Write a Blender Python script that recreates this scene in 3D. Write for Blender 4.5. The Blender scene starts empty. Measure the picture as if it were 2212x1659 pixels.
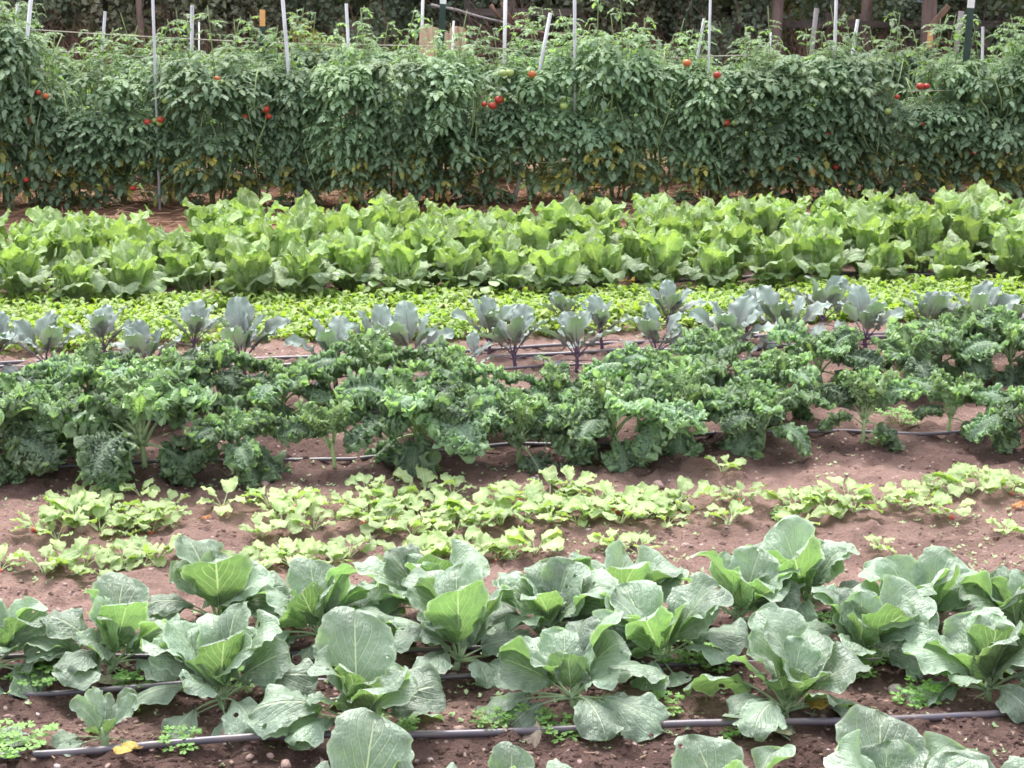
import bpy, math, random
import numpy as np
from mathutils import Matrix, Vector

R = random.Random(11)
NR = np.random.default_rng(5)
sc = bpy.context.scene
COL = sc.collection
PI = math.pi
rad = math.radians

# ------------------------------------------------------------------ camera geometry
FPX, CX, CY, CAMH = 3600.0, 1106.0, 829.5, 2.0      # in units of a 2212 x 1659 picture
PITCH = math.atan((829.5 + 150.0) / FPX)
cp, sp = math.cos(PITCH), math.sin(PITCH)


def ray(x, y):
    dx, dy = (x - CX) / FPX, -(y - CY) / FPX
    return Vector((dx, cp + dy * sp, -sp + dy * cp))


def hsh(i, j, s):
    v = np.sin(i * 127.1 + j * 311.7 + s * 74.7) * 43758.5453
    return v - np.floor(v)


def vnoise(x, y, scale, seed):
    x = np.asarray(x, float) / scale
    y = np.asarray(y, float) / scale
    i, j = np.floor(x), np.floor(y)
    fx, fy = x - i, y - j
    fx = fx * fx * (3 - 2 * fx)
    fy = fy * fy * (3 - 2 * fy)
    a, b = hsh(i, j, seed), hsh(i + 1, j, seed)
    c, d = hsh(i, j + 1, seed), hsh(i + 1, j + 1, seed)
    return (a * (1 - fx) + b * fx) * (1 - fy) + (c * (1 - fx) + d * fx) * fy - 0.5


def sstep(a, b, x):
    t = np.clip((np.asarray(x, float) - a) / (b - a), 0, 1)
    return t * t * (3 - 2 * t)


def hbase(x, y):
    """smooth lie of the land"""
    x = np.asarray(x, float)
    y = np.asarray(y, float)
    h = 0.03 * vnoise(x, y, 0.9, 1) * sstep(2.5, 3.2, y)
    bank = sstep(16.6, 20.5, y) * 0.95 + np.clip(y - 20.5, 0, 60) * 0.05
    return h * (1 - sstep(30, 40, y)) + bank + 0.12 * vnoise(x, y, 1.7, 2) * sstep(16, 19, y)


def clods(x, y):
    near = 1 - sstep(14, 20, y)
    c = (0.034 * vnoise(x, y, 0.17, 3) + 0.034 * np.abs(vnoise(x, y, 0.075, 4))
         + 0.024 * vnoise(x, y, 0.04, 5))
    k = vnoise(x, y, 0.05, 6)
    c = c + 0.016 * sstep(0.22, 0.36, k) * (0.4 + vnoise(x, y, 0.4, 7) + 0.5)
    return c * near


def H(x, y):
    return hbase(x, y) + clods(x, y)


def g(x, y, dz=0.0):
    """the point of the ground seen at picture position x, y"""
    d = ray(x, y)
    z = 0.0
    for _ in range(6):
        t = (z - CAMH) / d.z
        p = Vector((d.x * t, d.y * t, 0))
        z = float(hbase(p.x, p.y))
    p.z = float(H(p.x, p.y)) + dz
    return p


def at(x, y, Y):
    d = ray(x, y)
    t = Y / d.y
    return Vector((d.x * t, Y, CAMH + d.z * t))


def pxm(p):
    """picture units per metre at point p"""
    return FPX / (p.y * cp - (p.z - CAMH) * sp)


# ------------------------------------------------------------------ object helpers
def tag(o, label=None, cat=None, group=None, kind=None):
    if label: o['label'] = label
    if cat: o['category'] = cat
    if group: o['group'] = group
    if kind: o['kind'] = kind
    return o


class MB:
    def __init__(self):
        self.v, self.f, self.uv, self.m, self.n = [], [], [], [], 0

    def add(self, V, F, UV=None, mat=0):
        V = np.asarray(V, float)
        F = np.asarray(F, int)
        self.v.append(V)
        self.f.append(F + self.n)
        self.uv.append(np.zeros((len(V), 2)) if UV is None else np.asarray(UV, float))
        self.m.append(np.full(len(F), mat) if np.isscalar(mat) else np.asarray(mat))
        self.n += len(V)

    def mesh(self, name, mats, smooth=True):
        V = np.concatenate(self.v)
        UV = np.concatenate(self.uv)
        me = bpy.data.meshes.new(name)
        li = np.concatenate([f.ravel() for f in self.f])
        lt = np.concatenate([np.full(len(f), f.shape[1]) for f in self.f])
        ls = np.concatenate([[0], np.cumsum(lt)[:-1]])
        me.vertices.add(len(V))
        me.vertices.foreach_set('co', V.ravel().astype(np.float32))
        me.loops.add(len(li))
        me.loops.foreach_set('vertex_index', li.astype(np.int32))
        me.polygons.add(len(lt))
        me.polygons.foreach_set('loop_start', ls.astype(np.int32))
        me.polygons.foreach_set('loop_total', lt.astype(np.int32))
        me.polygons.foreach_set('material_index', np.concatenate(self.m).astype(np.int32))
        me.polygons.foreach_set('use_smooth', np.full(len(lt), bool(smooth)))
        l = me.uv_layers.new(name='UVMap')
        l.data.foreach_set('uv', UV[li].ravel().astype(np.float32))
        for m in (mats if isinstance(mats, (list, tuple)) else [mats]):
            me.materials.append(m)
        me.update(calc_edges=True)
        me.validate()
        return me


def obj(name, me, parent=None, M=None):
    o = bpy.data.objects.new(name, me)
    COL.objects.link(o)
    if parent is not None: o.parent = parent
    if M is not None: o.matrix_local = M
    return o


def empty(name, loc, label, cat, group=None, rz=0.0, s=1.0):
    o = bpy.data.objects.new(name, None)
    COL.objects.link(o)
    o.empty_display_size = 0.05
    o.location = loc
    o.rotation_euler = (0, 0, rz)
    o.scale = (s, s, s)
    return tag(o, label, cat, group)


def frame(T):
    T = T / np.linalg.norm(T)
    a = np.array((0, 0, 1.0)) if abs(T[2]) < 0.9 else np.array((1.0, 0, 0))
    u = np.cross(T, a); u /= np.linalg.norm(u)
    return u, np.cross(T, u)


def tube(P, rads, n=6, cap=True):
    P = np.asarray(P, float)
    rads = np.full(len(P), rads) if np.isscalar(rads) else np.asarray(rads, float)
    V = []
    for i in range(len(P)):
        T = P[min(i + 1, len(P) - 1)] - P[max(i - 1, 0)]
        u, w = frame(T)
        if i and np.dot(u, pu) < 0: u, w = -u, -w
        pu = u
        for k in range(n):
            a = 2 * PI * k / n
            V.append(P[i] + rads[i] * (math.cos(a) * u + math.sin(a) * w))
    F = []
    for i in range(len(P) - 1):
        for k in range(n):
            F.append((i * n + k, i * n + (k + 1) % n, (i + 1) * n + (k + 1) % n, (i + 1) * n + k))
    if cap:
        c0, c1 = len(V), len(V) + 1
        V.append(P[0]); V.append(P[-1])
        e = (len(P) - 1) * n
        for k in range(n):
            F.append((c0, (k + 1) % n, k, c0) if False else (c0, c0, (k + 1) % n, k)[1:] + ())
        F4 = [f for f in F if len(f) == 4]
        F3 = [f for f in F if len(f) == 3] + [(c1, e + k, e + (k + 1) % n) for k in range(n)]
        return np.array(V), np.array(F4), np.array(F3)
    return np.array(V), np.array(F), None


def add_tube(mb, P, r, n=6, mat=0, uv=None):
    V, F4, F3 = tube(P, r, n)
    base = mb.n
    mb.add(V, F4, None if uv is None else np.tile(uv, (len(V), 1)), mat)
    if F3 is not None and len(F3):
        mb.f.append(F3 + base); mb.m.append(np.full(len(F3), mat))


BOXF = np.array([(0, 3, 2, 1), (4, 5, 6, 7), (0, 1, 5, 4), (1, 2, 6, 5), (2, 3, 7, 6), (3, 0, 4, 7)])


def add_box(mb, c, s, M=None, mat=0):
    V = np.array([(-1, -1, -1), (1, -1, -1), (1, 1, -1), (-1, 1, -1), (-1, -1, 1), (1, -1, 1), (1, 1, 1), (-1, 1, 1)], float)
    V = V * np.asarray(s) / 2
    if M is not None:
        V = V @ np.array(M.to_3x3()).T
    mb.add(V + np.asarray(c), BOXF, None, mat)


# ------------------------------------------------------------------ materials
def nt(name):
    m = bpy.data.materials.new(name)
    m.use_nodes = True
    t = m.node_tree
    t.nodes.clear()
    return m, t


class N:
    """tiny node-graph writer"""
    def __init__(self, t): self.t = t

    def n(self, typ, **kw):
        nd = self.t.nodes.new(typ)
        for k, v in kw.items():
            if k.startswith('_'): setattr(nd, k[1:], v)
        return nd

    def link(self, a, b): self.t.links.new(a, b)

    def val(self, sock, v):
        if isinstance(v, bpy.types.NodeSocket): self.link(v, sock)
        else: sock.default_value = v

    def math(self, op, a, b=0.0, c=0.0, clamp=False):
        nd = self.t.nodes.new('ShaderNodeMath'); nd.operation = op; nd.use_clamp = clamp
        self.val(nd.inputs[0], a); self.val(nd.inputs[1], b); self.val(nd.inputs[2], c)
        return nd.outputs[0]

    def ss(self, x, a, b, lo=0.0, hi=1.0):
        nd = self.t.nodes.new('ShaderNodeMapRange'); nd.interpolation_type = 'SMOOTHSTEP'
        self.val(nd.inputs[0], x); self.val(nd.inputs[1], a); self.val(nd.inputs[2], b)
        self.val(nd.inputs[3], lo); self.val(nd.inputs[4], hi)
        return nd.outputs[0]

    def mix(self, f, a, b, mode='MIX'):
        nd = self.t.nodes.new('ShaderNodeMix'); nd.data_type = 'RGBA'; nd.blend_type = mode
        self.val(nd.inputs[0], f)
        for s, v in ((nd.inputs[6], a), (nd.inputs[7], b)):
            self.val(s, v if isinstance(v, bpy.types.NodeSocket) else (*v[:3], 1))
        return nd.outputs[2]

    def noise(self, vec, scale, detail=2.0, rough=0.5):
        nd = self.t.nodes.new('ShaderNodeTexNoise')
        if vec is not None: self.link(vec, nd.inputs['Vector'])
        nd.inputs['Scale'].default_value = scale
        nd.inputs['Detail'].default_value = detail
        nd.inputs['Roughness'].default_value = rough
        return nd.outputs[0]

    def hsv(self, col, h=0.5, s=1.0, v=1.0):
        nd = self.t.nodes.new('ShaderNodeHueSaturation')
        self.val(nd.inputs['Hue'], h); self.val(nd.inputs['Saturation'], s); self.val(nd.inputs['Value'], v)
        self.val(nd.inputs['Color'], col)
        return nd.outputs[0]

    def bump(self, h, strength, dist=0.01):
        nd = self.t.nodes.new('ShaderNodeBump')
        nd.inputs['Strength'].default_value = strength
        nd.inputs['Distance'].default_value = dist
        self.link(h, nd.inputs['Height'])
        return nd.outputs[0]


def leafmat(name, top, under, vein=None, nv=9.0, vstr=0.6, trans=0.35, tcol=None, rough=0.5, spec=0.4,
            bump=(40, 0.25), var=0.25, edge=None, spots=None, midw=0.07, slope=0.55, tip=None, rim=None, holes=False):
    m, t = nt(name)
    q = N(t)
    tc = q.n('ShaderNodeTexCoord')
    oi = q.n('ShaderNodeObjectInfo')
    gm = q.n('ShaderNodeNewGeometry')
    sx = q.n('ShaderNodeSeparateXYZ'); q.link(tc.outputs['UV'], sx.inputs[0])
    u, v = sx.outputs[0], sx.outputs[1]
    vv = q.math('ABSOLUTE', q.math('MULTIPLY', q.math('SUBTRACT', v, 0.5), 2.0))
    shift = q.n('ShaderNodeVectorMath', _operation='ADD')
    q.link(tc.outputs['Object'], shift.inputs[0])
    rv = q.math('MULTIPLY', oi.outputs['Random'], 40.0)
    cmb = q.n('ShaderNodeCombineXYZ'); q.link(rv, cmb.inputs[0]); q.link(rv, cmb.inputs[1])
    q.link(cmb.outputs[0], shift.inputs[1])
    P = shift.outputs[0]
    n1 = q.noise(P, 9.0, 3.0)
    n2 = q.noise(P, 45.0, 3.0)
    col = q.mix(gm.outputs['Backfacing'], top, under)
    if edge:
        col = q.mix(q.math('MULTIPLY', q.ss(vv, 0.45, 1.0), 0.8), col, edge)
    if tip:
        col = q.mix(q.ss(u, 0.15, 0.75), tip, col)
    if rim:
        col = q.mix(q.math('MULTIPLY', q.math('MAXIMUM', q.ss(vv, 0.88, 1.0), q.ss(u, 0.95, 1.0)), 0.6), col, rim)
    b = q.math('ADD', q.math('MULTIPLY', q.math('SUBTRACT', n1, 0.5), 1.3), q.math('MULTIPLY', q.math('SUBTRACT', n2, 0.5), 0.5))
    b = q.math('ADD', b, q.math('MULTIPLY', q.math('SUBTRACT', oi.outputs['Random'], 0.5), 1.0))
    bri = q.math('ADD', 1.0, q.math('MULTIPLY', b, var * 1.6))
    hue = q.math('ADD', 0.5, q.math('MULTIPLY', q.math('SUBTRACT', q.noise(P, 4.0, 1.0), 0.5), 0.05))
    col = q.hsv(col, h=hue, v=bri)
    if spots:
        sm = q.ss(q.noise(P, spots[1], 2.0), 0.62, 0.7)
        col = q.mix(q.math('MULTIPLY', sm, spots[2]), col, spots[0])
    vm = None
    if vein:
        jit = q.math('MULTIPLY', q.math('SUBTRACT', q.noise(P, 14.0, 1.0), 0.5), 0.10)
        tt = q.math('MULTIPLY', q.math('ADD', q.math('SUBTRACT', u, q.math('MULTIPLY', vv, slope)), jit), nv)
        fr = q.math('ABSOLUTE', q.math('SUBTRACT', q.math('FRACT', q.math('ADD', tt, 20.0)), 0.5))
        line = q.ss(fr, 0.36, 0.48)
        line = q.math('MULTIPLY', line, q.ss(vv, 0.95, 0.35))
        jit2 = q.math('MULTIPLY', q.math('SUBTRACT', q.noise(P, 30.0, 1.0), 0.5), 0.16)
        t2 = q.math('MULTIPLY', q.math('ADD', q.math('ADD', u, vv), jit2), nv * 2.3)
        f2 = q.math('ABSOLUTE', q.math('SUBTRACT', q.math('FRACT', q.math('ADD', t2, 20.0)), 0.5))
        line2 = q.math('MULTIPLY', q.ss(f2, 0.40, 0.49), 0.3)
        mid = q.math('MULTIPLY', q.ss(vv, midw, midw * 0.35), q.ss(u, 1.0, 0.75))
        vm = q.math('MAXIMUM', q.math('MAXIMUM', q.math('MULTIPLY', line, 0.7), line2), mid)
        col = q.mix(q.math('MULTIPLY', vm, vstr), col, vein)
    hgt = q.math('ADD', q.noise(P, bump[0], 3.0), q.math('MULTIPLY', q.noise(P, bump[0] * 3, 2.0), 0.4))
    if vm is not None:
        hgt = q.math('SUBTRACT', hgt, q.math('MULTIPLY', vm, 0.5))
    nb = q.bump(hgt, bump[1], 0.012)
    bs = q.n('ShaderNodeBsdfPrincipled')
    q.link(col, bs.inputs['Base Color']); q.link(nb, bs.inputs['Normal'])
    bs.inputs['Roughness'].default_value = rough
    bs.inputs['Specular IOR Level'].default_value = spec
    tr = q.n('ShaderNodeBsdfTranslucent')
    tcl = q.mix(1.0, col, tcol or (1.15, 1.35, 0.55), 'MULTIPLY')
    q.link(tcl, tr.inputs['Color']); q.link(nb, tr.inputs['Normal'])
    mx = q.n('ShaderNodeMixShader')
    mx.inputs[0].default_value = trans
    q.link(bs.outputs[0], mx.inputs[1]); q.link(tr.outputs[0], mx.inputs[2])
    out = q.n('ShaderNodeOutputMaterial')
    sh = mx.outputs[0]
    if holes:
        vo = q.n('ShaderNodeTexVoronoi'); q.link(P, vo.inputs['Vector']); vo.inputs['Scale'].default_value = 26.0
        sc_ = q.n('ShaderNodeSeparateColor'); q.link(vo.outputs['Color'], sc_.inputs[0])
        wob = q.math('ADD', vo.outputs['Distance'], q.math('MULTIPLY', q.math('SUBTRACT', n2, 0.5), 0.25))
        hm = q.math('MULTIPLY', q.math('LESS_THAN', wob, 0.22), q.math('GREATER_THAN', sc_.outputs[0], 0.93))
        tp = q.n('ShaderNodeBsdfTransparent')
        m2 = q.n('ShaderNodeMixShader')
        q.link(hm, m2.inputs[0]); q.link(sh, m2.inputs[1]); q.link(tp.outputs[0], m2.inputs[2])
        sh = m2.outputs[0]
    q.link(sh, out.inputs[0])
    return m


def solid(name, col, rough=0.6, spec=0.3, var=0.2, scale=12.0, col2=None, bump=0.0, metal=0.0, bscale=60.0, stretch=None):
    m, t = nt(name)
    q = N(t)
    tc = q.n('ShaderNodeTexCoord')
    oi = q.n('ShaderNodeObjectInfo')
    P = tc.outputs['Object']
    if stretch:
        mp = q.n('ShaderNodeMapping'); q.link(P, mp.inputs[0]); mp.inputs['Scale'].default_value = stretch
        P = mp.outputs[0]
    n = q.noise(P, scale, 4.0, 0.6)
    c = q.mix(q.ss(n, 0.35, 0.65), col, col2 or tuple(x * (1 - var) for x in col))
    c = q.hsv(c, v=q.math('ADD', 1 - var / 2, q.math('MULTIPLY', oi.outputs['Random'], var)))
    bs = q.n('ShaderNodeBsdfPrincipled')
    q.link(c, bs.inputs['Base Color'])
    bs.inputs['Roughness'].default_value = rough
    bs.inputs['Specular IOR Level'].default_value = spec
    bs.inputs['Metallic'].default_value = metal
    if bump:
        q.link(q.bump(q.noise(P, bscale, 4.0, 0.65), bump, 0.02), bs.inputs['Normal'])
    out = q.n('ShaderNodeOutputMaterial')
    q.link(bs.outputs[0], out.inputs[0])
    return m


M = {}
M['cab'] = leafmat('cabbage_leaf', (0.25, 0.34, 0.25), (0.235, 0.36, 0.16), (0.66, 0.74, 0.52), nv=5.0, vstr=0.62,
                   trans=0.32, tcol=(1.1, 1.28, 0.68), rough=0.42, spec=0.8, bump=(30, 0.85), var=0.42, midw=0.05, slope=0.8,
                   rim=(0.52, 0.62, 0.48), holes=True)
M['cabrib'] = leafmat('cabbage_rib', (0.42, 0.53, 0.33), (0.42, 0.53, 0.33), None, trans=0.35, tcol=(1.1, 1.2, 0.8), rough=0.5, var=0.1)
M['cabold'] = leafmat('old_cabbage_leaf', (0.40, 0.40, 0.26), (0.36, 0.36, 0.2), (0.5, 0.5, 0.34), nv=7, vstr=0.5,
                      trans=0.25, bump=(40, 0.5), spots=((0.42, 0.25, 0.08), 14, 0.8))
M['red'] = leafmat('red_cabbage_leaf', (0.235, 0.305, 0.272), (0.165, 0.25, 0.15), (0.30, 0.29, 0.30), nv=5.5, vstr=0.4,
                   trans=0.2, tcol=(1.05, 1.2, 0.75), rough=0.5, spec=0.45, bump=(45, 0.35), var=0.25,
                   edge=(0.32, 0.385, 0.37), tip=(0.19, 0.20, 0.19))
M['redrib'] = solid('red_cabbage_rib', (0.13, 0.08, 0.14), 0.45, 0.4)
M['kale'] = leafmat('kale_leaf', (0.36, 0.49, 0.355), (0.37, 0.50, 0.32), (0.50, 0.60, 0.42), nv=6, vstr=0.45,
                    trans=0.40, tcol=(1.12, 1.32, 0.6), rough=0.40, spec=0.55, bump=(160, 0.9), var=0.42, midw=0.055, edge=(0.36, 0.50, 0.29))  # edge colour paints the yellow-green highlights along the frills
M['kaleinner'] = leafmat('kale_inner_leaf', (0.36, 0.51, 0.26), (0.37, 0.51, 0.25), (0.42, 0.52, 0.3), nv=6, vstr=0.3,
                         trans=0.27, tcol=(1.12, 1.3, 0.6), rough=0.42, spec=0.5, bump=(110, 0.7), var=0.36, midw=0.045)
M['kalerib'] = leafmat('kale_rib', (0.45, 0.56, 0.32), (0.45, 0.56, 0.32), None, trans=0.3, tcol=(1.1, 1.2, 0.7), var=0.1)
M['napa'] = leafmat('napa_leaf', (0.385, 0.53, 0.215), (0.35, 0.48, 0.19), (0.62, 0.72, 0.46), nv=6, vstr=0.55,
                    trans=0.34, tcol=(1.1, 1.2, 0.5), rough=0.38, spec=0.5, bump=(60, 1.0), var=0.32, midw=0.16,
                    spots=((0.55, 0.66, 0.42), 40, 0.6))
M['napaout'] = leafmat('napa_outer_leaf', (0.35, 0.46, 0.25), (0.34, 0.44, 0.21), (0.52, 0.60, 0.40), nv=7, vstr=0.4,
                       trans=0.26, tcol=(1.1, 1.25, 0.55), rough=0.34, spec=0.6, bump=(60, 1.0), var=0.34, midw=0.12,
                       spots=((0.62, 0.70, 0.56), 38, 0.85))  # pale spots paint sky reflections on the crinkled blade into the colour
M['napaold'] = leafmat('napa_withered_leaf', (0.44, 0.42, 0.27), (0.47, 0.40, 0.29), (0.5, 0.46, 0.33), nv=7, vstr=0.4,
                       trans=0.25, bump=(40, 0.8), var=0.3, spots=((0.35, 0.2, 0.08), 10, 0.6))
M['naparib'] = leafmat('napa_rib', (0.55, 0.65, 0.42), (0.55, 0.65, 0.42), None, trans=0.4, tcol=(1.1, 1.2, 0.7), var=0.1)
M['radish'] = leafmat('radish_leaf', (0.44, 0.56, 0.27), (0.37, 0.49, 0.20), (0.60, 0.68, 0.42), nv=6, vstr=0.4,
                      trans=0.36, tcol=(1.1, 1.25, 0.5), rough=0.45, spec=0.45, bump=(60, 0.6), var=0.28, midw=0.07)
M['radishrib'] = solid('radish_rib', (0.5, 0.6, 0.33), 0.5, 0.3)
M['radishroot'] = solid('radish_root', (0.62, 0.06, 0.07), 0.35, 0.5)
M['greens'] = leafmat('salad_leaf', (0.41, 0.54, 0.15), (0.37, 0.51, 0.14), None, trans=0.42, tcol=(1.1, 1.25, 0.4),
                      rough=0.4, spec=0.5, bump=(70, 0.5), var=0.45)
M['clover'] = leafmat('clover_leaf', (0.18, 0.34, 0.09), (0.2, 0.34, 0.1), None, trans=0.35, rough=0.5, var=0.3)
M['bean'] = leafmat('bean_leaf', (0.36, 0.48, 0.25), (0.34, 0.46, 0.22), (0.45, 0.55, 0.32), nv=6, vstr=0.4, trans=0.3, var=0.2)
M['weedstem'] = solid('weed_stem', (0.30, 0.38, 0.16), 0.6, 0.2)
M['tom'] = leafmat('tomato_leaf', (0.21, 0.305, 0.195), (0.24, 0.325, 0.215), (0.26, 0.34, 0.2), nv=5, vstr=0.25, trans=0.34,
                   tcol=(1.2, 1.5, 0.6), rough=0.5, spec=0.4, bump=(60, 0.4), var=0.35)
M['tomtop'] = leafmat('toplit_tomato_leaf', (0.26, 0.36, 0.21), (0.28, 0.38, 0.22), (0.3, 0.4, 0.22), nv=5, vstr=0.25, trans=0.38,
                      tcol=(1.2, 1.45, 0.5), rough=0.5, spec=0.4, bump=(60, 0.4), var=0.35)  # paler leaf for shoots and wall top; overhead sunlight put into its colour
M['tomdry'] = leafmat('dry_tomato_leaf', (0.34, 0.33, 0.10), (0.32, 0.31, 0.11), None, trans=0.35, rough=0.7, spec=0.2, var=0.4,
                      tcol=(1.2, 1.1, 0.4), spots=((0.3, 0.14, 0.05), 6, 0.7))
M['tomstem'] = solid('tomato_stem', (0.24, 0.32, 0.14), 0.6, 0.2)
M['fruitred'] = solid('red_tomato', (0.50, 0.05, 0.028), 0.33, 0.5, var=0.25, scale=6)
M['fruitorange'] = solid('orange_tomato', (0.62, 0.17, 0.055), 0.33, 0.5, var=0.2, scale=6)
M['fruitgreen'] = solid('green_tomato', (0.36, 0.48, 0.14), 0.28, 0.5, var=0.2, scale=6)
M['galv'] = solid('galvanised_steel', (0.56, 0.56, 0.60), 0.5, 0.5, var=0.35, scale=14, col2=(0.40, 0.39, 0.41), stretch=(1, 1, .25))
M['whitepaint'] = solid('white_paint', (0.78, 0.78, 0.78), 0.5, 0.4, var=0.1)
M['greenpaint'] = solid('dark_green_paint', (0.018, 0.05, 0.042), 0.4, 0.5, var=0.25)
M['orangepaint'] = solid('orange_paint', (0.85, 0.42, 0.17), 0.5, 0.4, var=0.15)
M['twine'] = solid('twine', (0.55, 0.50, 0.42), 0.8, 0.1)
M['poly'] = solid('black_polythene', (0.092, 0.08, 0.108), 0.38, 0.6, var=0.4, scale=9, col2=(0.135, 0.11, 0.12))
M['dusty'] = solid('dusty_coupling', (0.16, 0.105, 0.10), 0.85, 0.2, var=0.4, scale=40)
M['stone'] = solid('field_stone', (0.42, 0.30, 0.265), 0.75, 0.3, var=0.4, scale=5, col2=(0.27, 0.18, 0.16), bump=0.4, bscale=25)
M['palestone'] = solid('pale_stone', (0.50, 0.42, 0.42), 0.7, 0.3, var=0.3, scale=6, bump=0.4, bscale=25)
M['straw'] = solid('straw', (0.46, 0.30, 0.20), 0.7, 0.2, var=0.5, scale=2.0, col2=(0.30, 0.15, 0.09))
M['drygrass'] = solid('dry_grass', (0.30, 0.20, 0.155), 0.8, 0.1, var=0.5, scale=1.5, col2=(0.20, 0.16, 0.10))
M['bark'] = solid('bark', (0.24, 0.165, 0.15), 0.85, 0.2, var=0.5, scale=9, col2=(0.12, 0.085, 0.078), bump=1.0, bscale=20, stretch=(1, 1, .22))
M['wood'] = solid('weathered_wood', (0.12, 0.095, 0.085), 0.8, 0.2, var=0.45, scale=7, bump=0.6, bscale=25, stretch=(.2, 1, 1))
M['greywood'] = solid('grey_stake_wood', (0.36, 0.32, 0.33), 0.8, 0.2, var=0.3, scale=8, bump=0.5, stretch=(1, 1, .2))
M['brownwood'] = solid('brown_plank_wood', (0.24, 0.15, 0.11), 0.8, 0.2, var=0.4, scale=8, bump=0.5, stretch=(1, 1, .2))
M['root'] = solid('root_wood', (0.20, 0.12, 0.105), 0.85, 0.2, var=0.5, scale=10, bump=0.8)
M['redroot'] = solid('bare_branch', (0.26, 0.145, 0.115), 0.8, 0.2, var=0.4, scale=10, bump=0.8)
M['paper'] = solid('brown_paper', (0.66, 0.50, 0.36), 0.75, 0.2, var=0.25, scale=4, bump=0.35, bscale=9)
M['bush1'] = leafmat('dark_shrub_leaf', (0.16, 0.195, 0.14), (0.17, 0.20, 0.145), None, trans=0.25, rough=0.55, spec=0.3, var=0.4)
M['bush2'] = leafmat('olive_shrub_leaf', (0.22, 0.23, 0.16), (0.225, 0.23, 0.16), None, trans=0.25, rough=0.55, spec=0.3, var=0.4)
M['bush3'] = leafmat('yellow_shrub_leaf', (0.26, 0.24, 0.09), (0.24, 0.22, 0.09), None, trans=0.3, rough=0.6, spec=0.2, var=0.4)
M['bush4'] = leafmat('mid_green_weed_leaf', (0.13, 0.18, 0.10), (0.14, 0.19, 0.10), None, trans=0.3, rough=0.55, spec=0.3, var=0.4)
M['crown'] = leafmat('tree_leaf', (0.045, 0.075, 0.035), (0.06, 0.085, 0.045), None, trans=0.3, rough=0.5, spec=0.3, var=0.35)
M['deadyellow'] = leafmat('yellow_dead_leaf', (0.62, 0.42, 0.10), (0.6, 0.42, 0.14), (0.65, 0.5, 0.25), nv=6, vstr=0.4, trans=0.25,
                          tcol=(1.1, 1, .5), spots=((0.15, 0.07, 0.03), 16, 0.9), bump=(30, 0.6))
M['deadbrown'] = leafmat('brown_dead_leaf', (0.36, 0.29, 0.23), (0.36, 0.29, 0.23), (0.45, 0.38, 0.3), nv=6, vstr=0.4, trans=0.2,
                         tcol=(1.1, 1, .6), bump=(30, 0.8), spots=((0.2, 0.14, 0.1), 12, 0.6))
M['deadorange'] = leafmat('orange_dead_leaf', (0.60, 0.27, 0.10), (0.6, 0.3, 0.14), (0.65, 0.4, 0.25), nv=6, vstr=0.4, trans=0.25,
                          tcol=(1.1, 1, .5), bump=(30, 0.8), spots=((0.25, 0.1, 0.05), 14, 0.7))
M['bluelid'] = solid('pale_blue_plastic', (0.55, 0.68, 0.80), 0.35, 0.5, var=0.1)
M['darkplastic'] = solid('dark_plastic', (0.012, 0.016, 0.022), 0.5, 0.4)


def soil_material():
    m, t = nt('field_soil')
    q = N(t)
    gm = q.n('ShaderNodeNewGeometry')
    P = gm.outputs['Position']
    wet = q.n('ShaderNodeAttribute', _attribute_name='damp').outputs['Fac']
    far = q.n('ShaderNodeAttribute', _attribute_name='bank').outputs['Fac']
    st = q.n('ShaderNodeAttribute', _attribute_name='mulch').outputs['Fac']
    n1 = q.noise(P, 3.0, 4.0, 0.6)
    n2 = q.noise(P, 22.0, 4.0, 0.65)
    n3 = q.noise(P, 110.0, 3.0, 0.6)
    w = q.math('ADD', wet, q.math('ADD', q.math('MULTIPLY', q.math('SUBTRACT', n1, 0.5), 0.9), q.math('MULTIPLY', q.math('SUBTRACT', n2, 0.5), 0.9)), clamp=True)
    c = q.mix(w, (0.25, 0.162, 0.138), (0.086, 0.052, 0.045))
    c = q.hsv(c, v=q.math('ADD', 0.5, q.math('ADD', q.math('MULTIPLY', n3, 0.6), q.math('MULTIPLY', n2, 0.4))))
    vo = q.n('ShaderNodeTexVoronoi'); q.link(P, vo.inputs['Vector']); vo.inputs['Scale'].default_value = 42.0
    ch = q.n('ShaderNodeSeparateColor'); q.link(vo.outputs['Color'], ch.inputs[0])
    speck = q.math('MULTIPLY', q.ss(vo.outputs['Distance'], 0.32, 0.2), q.math('GREATER_THAN', ch.outputs[0], 0.86))
    c = q.mix(q.math('MULTIPLY', speck, 0.65), c, (0.52, 0.40, 0.36))
    c = q.mix(st, c, q.mix(n2, (0.15, 0.07, 0.045), (0.36, 0.2, 0.13)))
    fc = q.mix(q.ss(n2, 0.4, 0.6), (0.20, 0.145, 0.11), (0.11, 0.115, 0.06))
    c = q.mix(far, c, fc)
    bs = q.n('ShaderNodeBsdfPrincipled')
    q.link(c, bs.inputs['Base Color'])
    bs.inputs['Roughness'].default_value = 0.92
    bs.inputs['Specular IOR Level'].default_value = 0.15
    hh = q.math('ADD', q.math('MULTIPLY', q.noise(P, 60.0, 5.0, 0.7), 1.0), q.math('MULTIPLY', n3, 0.5))
    q.link(q.bump(hh, 0.9, 0.02), bs.inputs['Normal'])
    out = q.n('ShaderNodeOutputMaterial')
    q.link(bs.outputs[0], out.inputs[0])
    return m


M['soil'] = soil_material()


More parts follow.
